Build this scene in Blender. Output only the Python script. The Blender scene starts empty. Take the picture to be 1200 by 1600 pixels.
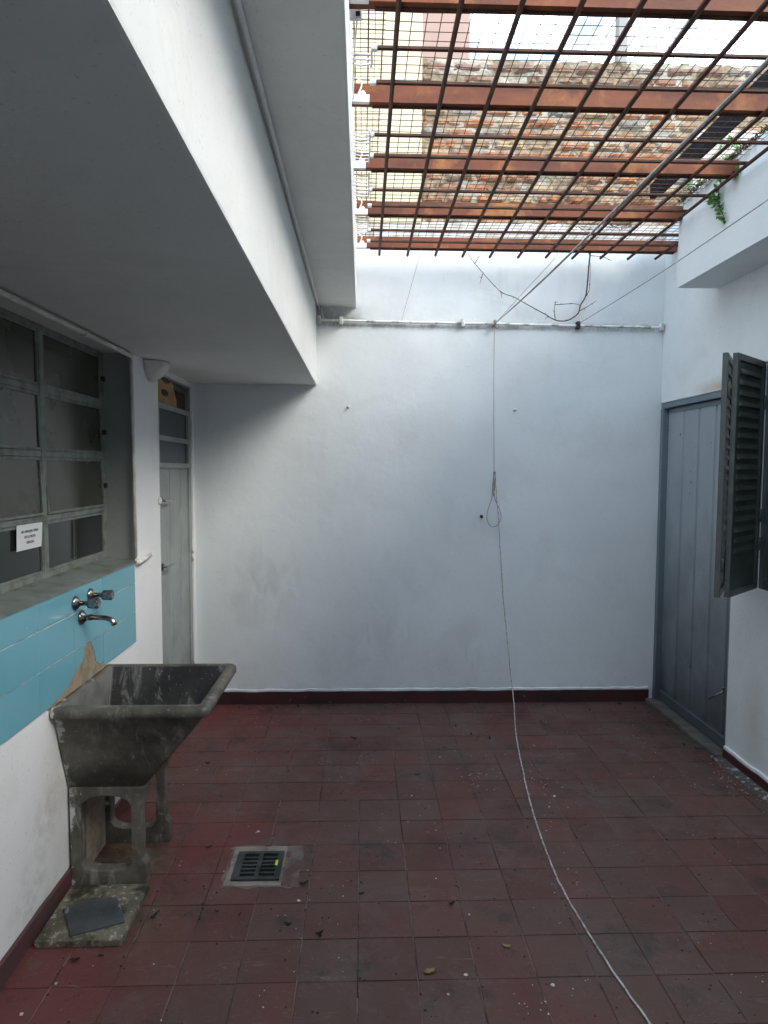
import bpy, bmesh, math, random
from mathutils import Vector, Matrix, noise as mnoise
random.seed(7)
R = math.radians
S = bpy.context.scene
COL = S.collection
# ------------------------------------------------------------------ camera
H = 1.69
pitch, yaw, roll = R(3.718), R(1.900), R(0.2414)
cd = bpy.data.cameras.new('camera')
cd.sensor_fit = 'VERTICAL'; cd.sensor_height = 36.0
cd.lens = 1034.41 / 1600 * 36.0
cd.clip_start = 0.05; cd.clip_end = 3000
cam = bpy.data.objects.new('camera', cd); COL.objects.link(cam)
fw = Vector((math.sin(yaw)*math.cos(pitch), math.cos(yaw)*math.cos(pitch), -math.sin(pitch)))
r0 = Vector((math.cos(yaw), -math.sin(yaw), 0)); u0 = r0.cross(fw)
rt = r0*math.cos(roll) + u0*math.sin(roll); up = rt.cross(fw)
cam.matrix_world = Matrix(((rt.x, up.x, -fw.x, 0), (rt.y, up.y, -fw.y, 0), (rt.z, up.z, -fw.z, H), (0, 0, 0, 1)))
S.camera = cam
# ------------------------------------------------------------------ world
SUN_EL, SUN_AZ = R(35), R(125)       # azimuth clockwise from +Y: a veiled sun stands to the right, a little behind the camera
W = bpy.data.worlds.new('World'); S.world = W; W.use_nodes = True
nt = W.node_tree; nt.nodes.clear()
N = nt.nodes.new; L = nt.links.new
out = N('ShaderNodeOutputWorld'); bg = N('ShaderNodeBackground'); bg.inputs[1].default_value = 0.14
sky = N('ShaderNodeTexSky'); sky.sky_type = 'NISHITA'; sky.sun_disc = False
sky.sun_elevation = SUN_EL; sky.sun_rotation = SUN_AZ; sky.air_density = 1.0; sky.dust_density = 1.5
tc = N('ShaderNodeTexCoord'); mp = N('ShaderNodeMapping'); mp.inputs['Scale'].default_value = (1, 1, 1.6)
mp.inputs['Location'].default_value = (1.20, 0.75, 0.30)
nz = N('ShaderNodeTexNoise'); nz.inputs['Scale'].default_value = 8.0; nz.inputs['Detail'].default_value = 7
nz.inputs['Roughness'].default_value = 0.58
mr = N('ShaderNodeMapRange'); mr.inputs[1].default_value = 0.44; mr.inputs[2].default_value = 0.57; mr.inputs[3].default_value = 0.12
mx = N('ShaderNodeMix'); mx.data_type = 'RGBA'; mx.inputs['B'].default_value = (10.6, 12.4, 14.2, 1)
L(tc.outputs['Generated'], mp.inputs[0]); L(mp.outputs[0], nz.inputs['Vector']); L(nz.outputs[0], mr.inputs[0])
L(mr.outputs[0], mx.inputs['Factor']); L(sky.outputs[0], mx.inputs['A']); L(mx.outputs['Result'], bg.inputs[0])
L(bg.outputs[0], out.inputs[0])
# ------------------------------------------------------------------ sun
sd = bpy.data.lights.new('sun', 'SUN'); sd.energy = 1.7; sd.angle = R(30); sd.color = (1.0, 0.93, 0.82)
so = bpy.data.objects.new('sun', sd); COL.objects.link(so)
sv = Vector((math.sin(SUN_AZ)*math.cos(SUN_EL), math.cos(SUN_AZ)*math.cos(SUN_EL), math.sin(SUN_EL)))
so.rotation_euler = sv.to_track_quat('Z', 'Y').to_euler(); so.location = sv*20
S.view_settings.view_transform = 'Standard'; S.view_settings.look = 'None'; S.view_settings.gamma = 1
S.view_settings.exposure = 1.65
S.render.engine = 'CYCLES'
S.cycles.max_bounces = 10; S.cycles.diffuse_bounces = 8; S.cycles.glossy_bounces = 3; S.cycles.sample_clamp_indirect = 6

# ================================================================== materials
class NM:
    def __init__(s, name, rough=0.8, metal=0.0, spec=0.4):
        s.m = bpy.data.materials.new(name); s.m.use_nodes = True
        s.t = s.m.node_tree; s.b = s.t.nodes['Principled BSDF']
        s.b.inputs['Roughness'].default_value = rough; s.b.inputs['Metallic'].default_value = metal
        s.b.inputs['Specular IOR Level'].default_value = spec
        s.tc = s.n('ShaderNodeTexCoord'); s.o = s.tc.outputs['Object']
        s.h = None
    def n(s, k): return s.t.nodes.new(k)
    def l(s, a, b): s.t.links.new(a, b)
    def noise(s, sc, det=4, ro=0.55, stretch=None, dist=0.0, loc=None):
        v = s.o
        if stretch or loc:
            m = s.n('ShaderNodeMapping')
            if stretch: m.inputs['Scale'].default_value = stretch
            if loc: m.inputs['Location'].default_value = loc
            s.l(v, m.inputs[0]); v = m.outputs[0]
        q = s.n('ShaderNodeTexNoise'); q.inputs['Scale'].default_value = sc; q.inputs['Detail'].default_value = det
        q.inputs['Roughness'].default_value = ro; q.inputs['Distortion'].default_value = dist
        s.l(v, q.inputs['Vector']); return q.outputs[0]
    def voro(s, sc, feature='F1', stretch=None):
        q = s.n('ShaderNodeTexVoronoi'); q.feature = feature; q.inputs['Scale'].default_value = sc
        v = s.o
        if stretch:
            m = s.n('ShaderNodeMapping'); m.inputs['Scale'].default_value = stretch; s.l(v, m.inputs[0]); v = m.outputs[0]
        s.l(v, q.inputs['Vector']); return q.outputs[0]
    def rng(s, a, lo, hi, o0=0.0, o1=1.0):
        q = s.n('ShaderNodeMapRange'); q.inputs[1].default_value = lo; q.inputs[2].default_value = hi
        q.inputs[3].default_value = o0; q.inputs[4].default_value = o1; s.l(a, q.inputs[0]); return q.outputs[0]
    def ma(s, op, a, b):
        q = s.n('ShaderNodeMath'); q.operation = op
        for i, v in enumerate((a, b)):
            if isinstance(v, (int, float)): q.inputs[i].default_value = v
            else: s.l(v, q.inputs[i])
        return q.outputs[0]
    def mix(s, a, b, f):
        q = s.n('ShaderNodeMix'); q.data_type = 'RGBA'
        for k, v in (('A', a), ('B', b)):
            if isinstance(v, tuple): q.inputs[k].default_value = (*v, 1)
            else: s.l(v, q.inputs[k])
        if isinstance(f, (int, float)): q.inputs['Factor'].default_value = f
        else: s.l(f, q.inputs['Factor'])
        return q.outputs['Result']
    def axis(s, i):
        q = s.n('ShaderNodeSeparateXYZ'); s.l(s.o, q.inputs[0]); return q.outputs[i]
    def blob(s, c, r, inner=0.0, wob=0.0, wsc=8, sc=(1, 1, 1)):
        m = s.n('ShaderNodeVectorMath'); m.operation = 'SUBTRACT'; s.l(s.o, m.inputs[0]); m.inputs[1].default_value = c
        k = s.n('ShaderNodeVectorMath'); k.operation = 'MULTIPLY'; s.l(m.outputs[0], k.inputs[0]); k.inputs[1].default_value = sc
        d = s.n('ShaderNodeVectorMath'); d.operation = 'LENGTH'; s.l(k.outputs[0], d.inputs[0]); v = d.outputs['Value']
        if wob: v = s.ma('ADD', v, s.ma('MULTIPLY', s.ma('SUBTRACT', s.noise(wsc, 5), 0.5), wob))
        return s.rng(v, inner, r, 1, 0)
    def rand(s):
        g = s.n('ShaderNodeNewGeometry'); return g.outputs['Random Per Island']
    def col(s, c):
        if isinstance(c, tuple): s.b.inputs['Base Color'].default_value = (*c, 1)
        else: s.l(c, s.b.inputs['Base Color'])
    def rough(s, r): s.l(r, s.b.inputs['Roughness'])
    def bump(s, h, dist, st=1.0):
        q = s.n('ShaderNodeBump'); q.inputs['Strength'].default_value = st; q.inputs['Distance'].default_value = dist
        s.l(h, q.inputs['Height'])
        if s.h is not None: s.l(s.h, q.inputs['Normal'])
        s.h = q.outputs[0]; s.l(s.h, s.b.inputs['Normal'])

M = {}
def plaster(name, base, dirt, extra=None, rough=0.75, wav=1.0):
    k = NM(name, rough, spec=0.3)
    c = k.mix(base, tuple(v*0.93 for v in base), k.rng(k.noise(1.3, 5), .35, .65))
    c = k.mix(c, dirt, k.ma('MULTIPLY', k.rng(k.noise(2.2, 8, .65, dist=.6), .52, .74), .20))
    c = k.mix(c, tuple(v*0.55 for v in dirt), k.ma('MULTIPLY', k.rng(k.noise(90, 2), .66, .72), .35))
    if extra: c = extra(k, c)
    k.col(c)
    k.bump(k.noise(2.0, 3), .012*wav, .5); k.bump(k.noise(14, 5, .6), .0030*wav, .6); k.bump(k.noise(110, 3), .0007, .7)
    return k.m
WHITE = (.72, .765, .785); DIRT = (.42, .42, .40)
def bw(k, c):      # back wall: scuffs, streaks below the pipe, dirty strip over the pipe
    st = k.noise(9, 6, .65, (1, 1, .5), .8)
    for ctr, r in (((-.70, 4.7, .85), .42), ((.10, 4.7, .45), .40), ((.75, 4.7, .30), .30)):
        c = k.mix(c, (.40, .42, .43), k.ma('MULTIPLY', k.ma('MULTIPLY', k.blob(ctr, r, .05, .15), k.rng(st, .42, .66)), .38))
    z = k.axis(2); x = k.axis(0)
    band = k.ma('MULTIPLY', k.rng(z, 2.655, 2.69), k.rng(z, 2.70, 2.73, 1, 0))
    c = k.mix(c, (.22, .22, .20), k.ma('MULTIPLY', k.ma('MULTIPLY', band, k.rng(k.noise(11, 6, .7), .38, .62)), .8))
    up_ = k.ma('MULTIPLY', k.rng(z, 2.70, 2.72), k.rng(z, 2.74, 2.86, 1, 0))
    inn = k.rng(x, -.06, .02, 1, .12)
    c = k.mix(c, (.24, .25, .22), k.ma('MULTIPLY', k.ma('MULTIPLY', up_, inn), k.rng(k.noise(16, 6, .7), .30, .55, .15, .85)))
    dr = k.noise(7, 5, .6, (1, 1, .12))
    c = k.mix(c, (.45, .46, .44), k.ma('MULTIPLY', k.rng(dr, .56, .75), k.ma('MULTIPLY', k.rng(z, 2.2, 3.3), .45)))
    c = k.mix(c, (.30, .28, .24), k.ma('MULTIPLY', k.rng(z, 3.20, 3.30), k.rng(k.noise(10, 7, .7), .36, .56, .35, .95)))
    lo = k.ma('MULTIPLY', k.rng(z, .075, .16, 1, 0), k.rng(k.noise(10, 5), .45, .65))
    c = k.mix(c, (.45, .45, .44), k.ma('MULTIPLY', lo, .5))
    return c
M['back'] = plaster('white_plaster_back', WHITE, DIRT, bw)
def lw(k, c):
    for ctr, r in (((-1.18, 2.46, .40), .16), ((-1.18, 2.35, .12), .25)):
        c = k.mix(c, (.45, .44, .40), k.ma('MULTIPLY', k.ma('MULTIPLY', k.blob(ctr, r, .02, .12, 14), k.rng(k.noise(20, 6), .42, .62)), .5))
    return c
M['left'] = plaster('white_plaster_left', (.76, .765, .76), DIRT, lw)
def rw(k, c):
    c = k.mix(c, (.50, .48, .40), k.ma('MULTIPLY', k.blob((2.13, 3.45, .32), .30, .02, .12, 9, (1, 2.2, .8)), .55))
    c = k.mix(c, (.42, .34, .22), k.ma('MULTIPLY', k.blob((2.13, 3.9, 2.19), .30, .02, .15, 14, (1, .8, 4)), .7))
    dr = k.noise(8, 5, .6, (1, 1, .12)); z = k.axis(2)
    c = k.mix(c, (.42, .43, .40), k.ma('MULTIPLY', k.rng(dr, .55, .74), k.ma('MULTIPLY', k.rng(z, 2.5, 3.2), .55)))
    return c
M['right'] = plaster('white_plaster_right', WHITE, DIRT, rw)
def bx(k, c):
    z = k.axis(2); dr = k.noise(9, 5, .65, (1, 1, .25))
    c = k.mix(c, (.30, .30, .27), k.ma('MULTIPLY', k.rng(dr, .40, .58), k.rng(z, 3.17, 3.27, 0, .95)))
    return c
M['parapet'] = plaster('white_plaster_parapet', WHITE, DIRT, bx)
def cl(k, c):
    ed = k.noise(1.7, 7, .7, dist=1.0)
    c = k.mix(c, (.46, .44, .40), k.ma('MULTIPLY', k.ma('MULTIPLY', k.rng(ed, .50, .54), k.rng(ed, .54, .60, 1, .25)), .12))
    return c
M['ceiling'] = plaster('ceiling_paint', (.71, .72, .70), (.5, .48, .46), cl, wav=.7)
M['cream'] = plaster('cream_render', (.42, .375, .26), (.42, .38, .30))
M['pink'] = plaster('pink_render', (.34, .24, .21), (.45, .35, .3))
M['greyr'] = plaster('grey_render', (.24, .245, .24), (.25, .25, .24))
M['whitewash'] = plaster('worn_whitewash', (.36, .34, .31), (.2, .16, .13), wav=3)

def simple(name, c, rough=.6, metal=0, c2=None, nsc=8, bump=0.0, bsc=60, lo=.45, hi=.62, spec=.4):
    k = NM(name, rough, metal, spec)
    if c2: k.col(k.mix(c, c2, k.rng(k.noise(nsc, 6, .6), lo, hi)))
    else: k.col(c)
    if bump: k.bump(k.noise(bsc, 4), bump, .8)
    return k.m
# floor tiles
k = NM('red_tile', .62, spec=.35)
a = k.mix((.088, .035, .030), (.122, .046, .038), k.rand())
rn = k.rand(); a = k.mix(a, (.090, .060, .050), k.ma('MULTIPLY', k.rng(k.ma('FRACT', k.ma('MULTIPLY', rn, 7.31), 0), .55, .95), .6))
a = k.mix(a, (.092, .060, .049), k.ma('MULTIPLY', k.rng(k.noise(1.5, 6, .62, dist=.5), .42, .64), .8))
redz = k.ma('MAXIMUM', k.blob((-.95, 4.45, 0), 1.0, .1, .6, 3), k.blob((-1.1, 2.1, 0), .55, .05, .4, 4))
redz = k.ma('MAXIMUM', redz, k.ma('MULTIPLY', k.blob((-.75, 2.9, 0), .7, .1, .5, 4), .8))
a = k.mix(a, (.140, .032, .030), k.ma('MULTIPLY', redz, .75))
a = k.mix(a, (.12, .088, .082), k.ma('MULTIPLY', k.rng(k.noise(3.3, 8, .7, dist=1.2), .53, .70), .65))
a = k.mix(a, (.030, .024, .022), k.ma('MULTIPLY', k.rng(k.noise(4.7, 7, .7, loc=(3, 7, 1)), .54, .66), .65))
a = k.mix(a, (.26, .21, .19), k.ma('MULTIPLY', k.rng(k.noise(23, 6, .7, dist=2), .63, .72), .5))
a = k.mix(a, (.30, .22, .20), k.ma('MULTIPLY', k.rng(k.noise(6, 8, .75, (1, 6, 1), 1.5), .60, .70), .35))
a = k.mix(a, (.02, .018, .016), k.ma('MULTIPLY', k.rng(k.noise(120, 2), .66, .72), .6))
wear = k.ma('MULTIPLY', k.rng(k.noise(55, 5, .75), .57, .66), k.rng(k.noise(2.6, 5, .6, loc=(8, 2, 0)), .42, .62))
a = k.mix(a, (.20, .155, .14), k.ma('MULTIPLY', wear, .45))
a = k.mix(a, (.022, .018, .016), k.ma('MULTIPLY', k.rng(k.noise(40, 6, .75, loc=(5, 5, 0)), .60, .68), .6))
mud = k.ma('MAXIMUM', k.blob((-1.02, 2.79, 0), .24, .12, .16, 12, (1, .8, 1)), k.ma('MULTIPLY', k.blob((-.80, 2.42, 0), .16, .02, .2, 14, (1.6, .6, 1)), .8))
a = k.mix(a, k.mix((.13, .095, .062), (.05, .038, .028), k.rng(k.noise(16, 6, .65), .4, .62)), k.ma('MULTIPLY', mud, .85))
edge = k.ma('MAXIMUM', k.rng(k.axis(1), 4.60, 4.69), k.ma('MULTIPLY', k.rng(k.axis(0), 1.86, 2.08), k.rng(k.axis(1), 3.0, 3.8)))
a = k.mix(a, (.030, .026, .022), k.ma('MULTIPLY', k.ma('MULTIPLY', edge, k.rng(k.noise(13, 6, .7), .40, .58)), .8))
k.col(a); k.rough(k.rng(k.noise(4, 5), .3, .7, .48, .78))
k.bump(k.noise(9, 5), .002, .6); k.bump(k.noise(150, 3), .0004, .8)
M['tile'] = k.m
k = NM('grout', .9)
k.col(k.mix((.045, .030, .028), (.17, .13, .12), k.rng(k.noise(3.1, 6, .7, (1.0, .35, 1)), .48, .66))); M['grout'] = k.m
M['pgrout'] = simple('pale_joint_fill', (.17, .13, .12), .95, c2=(.05, .035, .032), nsc=9)
k = NM('skirting_red', .55)
a = k.mix((.062, .016, .018), (.038, .016, .017), k.rng(k.noise(4, 6), .4, .6))
a = k.mix(a, (.35, .28, .27), k.ma('MULTIPLY', k.rng(k.noise(30, 5, .6), .69, .74), .5)); k.col(a); k.bump(k.noise(25, 4), .002, .7)
M['skirt'] = k.m
k = NM('skirting_brownish', .6)
a = k.mix((.11, .035, .04), (.07, .045, .045), k.rng(k.noise(3, 6), .4, .6)); k.col(a); k.bump(k.noise(25, 4), .002, .7); M['skirt2'] = k.m
# blue wall tiles
k = NM('blue_glazed_tile', .12, spec=.5)
a = k.mix((.135, .35, .43), (.16, .385, .46), k.rand()); a = k.mix(a, (.125, .33, .40), k.ma('MULTIPLY', k.rng(k.noise(5, 5), .45, .75), .35))
a = k.mix(a, (.5, .5, .45), k.rng(k.noise(60, 3), .74, .77)); k.col(a); k.rough(k.rng(k.noise(7, 5), .3, .7, .08, .26)); k.bump(k.noise(5, 2), .002, .25)
M['blue'] = k.m
M['tgrout'] = simple('pale_grout', (.55, .53, .46), .9, c2=(.25, .22, .16), nsc=12)
M['mortar_tan'] = simple('bare_render', (.30, .24, .17), .95, c2=(.20, .165, .12), nsc=14, bump=.004, bsc=40)
# sink concrete
k = NM('wet_dark_concrete', .55, spec=.4)
z = k.axis(2); x = k.axis(0)
a = k.mix((.045, .042, .036), (.13, .122, .10), k.rng(k.noise(6, 7, .65), .35, .65))
a = k.mix(a, (.14, .125, .095), k.ma('MULTIPLY', k.rng(k.noise(3.5, 6, .6, loc=(5, 1, 2)), .5, .72), .7))
a = k.mix(a, (.030, .030, .028), k.rng(k.noise(5, 6, .65, loc=(1, 9, 4)), .52, .72))
a = k.mix(a, (.35, .35, .33), k.ma('MULTIPLY', k.rng(k.noise(14, 6, .7, (1, 1, .22), .6), .53, .68), .55))
a = k.mix(a, (.45, .45, .42), k.ma('MULTIPLY', k.rng(k.noise(48, 5, .7), .63, .69), .40))
pw = k.ma('ADD', x, k.ma('MULTIPLY', k.noise(13, 6, .65, loc=(2, 3, 1)), .20))
a = k.mix(a, (.52, .52, .50), k.rng(pw, .112, .100, 0, .9))       # wall paint run onto the concrete by the wall
k.col(a); k.rough(k.rng(k.noise(9, 5), .3, .7, .35, .75)); k.bump(k.noise(30, 6, .65), .004, .8); k.bump(k.noise(160, 3), .0008, .8)
M['sink'] = k.m
k = NM('basin_inside', .45, spec=.5)
a = k.mix((.018, .019, .019), (.045, .046, .044), k.rng(k.noise(6, 7, .65), .35, .65))
a = k.mix(a, (.30, .31, .31), k.ma('MULTIPLY', k.rng(k.noise(13, 7, .7, (1, 1, .2), 1.0), .54, .70), .8))
a = k.mix(a, (.4, .4, .39), k.ma('MULTIPLY', k.rng(k.noise(45, 5, .7), .62, .68), .5))
wall_side = k.rng(k.axis(0), .045, .035)
a = k.mix(a, k.mix((.20, .20, .19), (.12, .12, .11), k.rng(k.noise(8, 6), .4, .65)), wall_side)
k.col(a); k.bump(k.noise(30, 5), .003, .8); M['basin'] = k.m
k = NM('mossy_slab', .9)
a = k.mix((.085, .075, .045), (.17, .15, .11), k.rng(k.noise(6, 7, .65), .38, .64))
a = k.mix(a, (.33, .32, .29), k.rng(k.noise(38, 5, .7), .54, .62)); a = k.mix(a, (.03, .032, .02), k.rng(k.noise(9, 6, .6, loc=(3, 3, 3)), .50, .62))
k.col(a); k.bump(k.noise(50, 5), .004, .8); M['slab'] = k.m
k = NM('slate', .55)
a = k.mix((.035, .04, .045), (.07, .078, .083), k.rng(k.noise(9, 7, .65), .35, .65)); a = k.mix(a, (.3, .32, .33), k.ma('MULTIPLY', k.rng(k.noise(26, 5, .6, (1, .4, 1)), .62, .68), .8))
k.col(a); k.bump(k.noise(40, 5), .0015, .8); M['slate'] = k.m
M['cement'] = simple('drain_cement', (.26, .23, .19), .95, c2=(.14, .115, .10), nsc=12, bump=.003, bsc=50)
k = NM('floor_cement_smear', .95)
a = k.mix((.17, .14, .125), (.105, .055, .05), k.rng(k.noise(10, 6), .4, .62)); k.col(a); k.bump(k.noise(40, 5), .002, .8); M['smear'] = k.m
M['dcement'] = simple('dark_cement', (.075, .07, .062), .95, c2=(.12, .11, .095), nsc=9, bump=.003)
M['rubble'] = simple('crumbled_cement', (.075, .068, .062), .95, c2=(.30, .30, .29), nsc=34, bump=.008, bsc=45, lo=.54, hi=.62)
M['iron'] = simple('drain_iron', (.055, .062, .064), .5, .3, c2=(.02, .024, .02), nsc=14, bump=.001)
M['black'] = simple('void_black', (.006, .006, .006), .9)
M['yellow'] = simple('yellow_green_plastic', (.55, .68, .08), .5)
M['chrome'] = simple('dull_chrome', (.42, .42, .41), .22, 1, c2=(.22, .19, .15), nsc=30)
M['knob'] = simple('clear_grey_knob', (.11, .13, .15), .12, .6, c2=(.3, .32, .34), nsc=60, spec=.6)
# metalwork
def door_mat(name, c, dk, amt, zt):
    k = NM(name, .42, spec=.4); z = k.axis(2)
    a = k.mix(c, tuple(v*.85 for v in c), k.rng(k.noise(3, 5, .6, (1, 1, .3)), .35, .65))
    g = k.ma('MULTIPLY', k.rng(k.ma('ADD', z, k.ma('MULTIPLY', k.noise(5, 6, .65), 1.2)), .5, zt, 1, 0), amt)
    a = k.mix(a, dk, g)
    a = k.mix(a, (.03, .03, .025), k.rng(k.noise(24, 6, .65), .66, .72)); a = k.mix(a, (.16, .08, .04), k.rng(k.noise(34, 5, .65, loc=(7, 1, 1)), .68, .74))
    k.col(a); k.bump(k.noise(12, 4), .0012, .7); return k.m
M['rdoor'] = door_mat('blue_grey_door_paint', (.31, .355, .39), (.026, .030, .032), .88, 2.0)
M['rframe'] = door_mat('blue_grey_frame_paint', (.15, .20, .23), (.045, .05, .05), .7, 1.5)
M['ldoor'] = simple('pale_grey_green_paint', (.27, .295, .285), .45, c2=(.215, .235, .228), nsc=4, bump=.0008)
M['wframe'] = simple('grey_green_frame_paint', (.20, .22, .20), .5, c2=(.12, .13, .11), nsc=16, bump=.001)
M['reveal'] = plaster('grey_reveal_paint', (.24, .26, .25), (.15, .15, .13))
k = NM('grey_sill_paint', .6)
a = k.mix((.17, .20, .185), (.11, .125, .11), k.rng(k.noise(8, 6, .65), .4, .65)); a = k.mix(a, (.10, .06, .035), k.ma('MULTIPLY', k.rng(k.noise(18, 6, .65), .56, .66), k.rng(k.axis(0), -1.27, -1.31, .15, 1)))
k.col(a); k.bump(k.noise(25, 5), .002, .7); M['sill'] = k.m
k = NM('dusty_dark_glass', .28, spec=.5)
a = k.mix((.040, .044, .031), (.060, .060, .043), k.rng(k.noise(1.6, 4), .4, .62)); k.col(a); k.rough(k.rng(k.noise(3, 5), .3, .7, .10, .34)); k.bump(k.noise(4, 3), .0008, .25); M['glass'] = k.m
k = NM('clear_dark_glass', .05, spec=.5); k.col((.022, .026, .024)); k.bump(k.noise(2.5, 2), .001, .4); M['glass2'] = k.m
M['dglass'] = simple('ribbed_dark_glass', (.045, .052, .056), .25, c2=(.032, .038, .042), nsc=5)
M['shutter'] = simple('dark_green_grey_paint', (.050, .066, .062), .42, c2=(.075, .090, .084), nsc=9, bump=.0008)
M['shedge'] = simple('worn_shutter_edge', (.085, .098, .095), .5, c2=(.12, .12, .11), nsc=16)
k = NM('rusty_red_steel', .7)
a = k.mix((.19, .052, .018), (.09, .026, .013), k.rng(k.noise(7, 6, .6, (.3, 1, 1)), .35, .62)); a = k.mix(a, (.30, .115, .035), k.rng(k.noise(4, 6, .65, loc=(4, 4, 4)), .52, .68))
k.col(a); k.bump(k.noise(60, 4), .001, .8); M['beam'] = k.m
M['bar'] = simple('dark_rust_bar', (.045, .018, .010), .75, c2=(.085, .032, .015), nsc=12, bump=.001)
M['wire'] = simple('rust_wire', (.075, .032, .018), .8)
M['whitegloss'] = simple('thick_white_paint', (.78, .78, .76), .5, c2=(.62, .60, .55), nsc=15, bump=.002, bsc=40)
M['whitepipe'] = simple('chipped_white_pipe', (.74, .75, .75), .6, c2=(.34, .32, .28), nsc=14, bump=.003, bsc=40, lo=.52, hi=.64)
M['conduit'] = simple('cream_conduit', (.62, .62, .58), .5, c2=(.48, .46, .40), nsc=10)
M['sconce'] = simple('stained_white_glass', (.60, .59, .56), .4, c2=(.30, .27, .22), nsc=14, lo=.54, hi=.75)
M['darksteel'] = simple('dark_steel_channel', (.010, .012, .015), .9, 0, c2=(.03, .035, .04), nsc=6, lo=.56, hi=.7, spec=.1)
M['rope'] = simple('old_rope', (.52, .50, .47), .9, c2=(.36, .34, .32), nsc=30)
M['cord'] = simple('light_cord', (.50, .48, .45), .9, c2=(.24, .22, .20), nsc=50)
M['cordd'] = simple('weathered_cord', (.22, .21, .20), .9, c2=(.34, .32, .30), nsc=40)
M['twig'] = simple('dead_vine', (.075, .052, .042), .9)
k = NM('leaf', .5); k.col(k.mix((.05, .16, .018), (.12, .27, .04), k.rand())); M['leaf'] = k.m
M['moss'] = simple('root_fringe', (.045, .035, .028), .95, c2=(.03, .045, .015), nsc=30)
M['card'] = simple('cardboard', (.42, .25, .12), .85, c2=(.34, .19, .09), nsc=9)
M['carddark'] = simple('dark_brown_card', (.07, .03, .022), .85)
M['paper'] = simple('white_paper', (.78, .79, .80), .7)
M['ink'] = simple('print_ink', (.05, .05, .06), .7)
M['dleaf'] = simple('dark_dry_leaf', (.022, .016, .012), .85)
M['yleaf'] = simple('ochre_dry_leaf', (.26, .17, .07), .8, c2=(.12, .07, .03), nsc=60)
M['chip'] = simple('paint_chip', (.58, .56, .54), .8, c2=(.3, .27, .25), nsc=3)
M['earth'] = simple('bare_ground', (.12, .10, .08), .95)
k = NM('old_brick', .9)
rb = k.rand()
a = k.mix((.28, .11, .05), (.23, .135, .075), k.rng(rb, .15, .6)); a = k.mix(a, (.31, .22, .125), k.rng(rb, .62, .78)); a = k.mix(a, (.17, .155, .145), k.rng(rb, .90, .93))
a = k.mix(a, (.24, .205, .155), k.rng(k.noise(11, 8, .75, dist=.6), .50, .62)); a = k.mix(a, (.10, .08, .065), k.rng(k.noise(9, 7, .75, loc=(2, 2, 2)), .56, .68))
topd = k.rng(k.ma('ADD', k.axis(2), k.ma('MULTIPLY', k.noise(3, 5), .3)), 4.40, 4.62)
a = k.mix(a, (.13, .10, .085), k.ma('MULTIPLY', topd, .75)); k.col(a); k.bump(k.noise(45, 6, .7), .008, 1); M['brick'] = k.m
k = NM('old_mortar', .95)
k.col(k.mix(k.mix((.24, .19, .125), (.12, .09, .06), k.rng(k.noise(9, 6, .65), .4, .64)), (.30, .28, .235), k.rng(k.noise(3, 5, loc=(1, 1, 5)), .5, .6))); k.bump(k.noise(35, 6, .7), .012, 1); M['mortar'] = k.m

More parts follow.
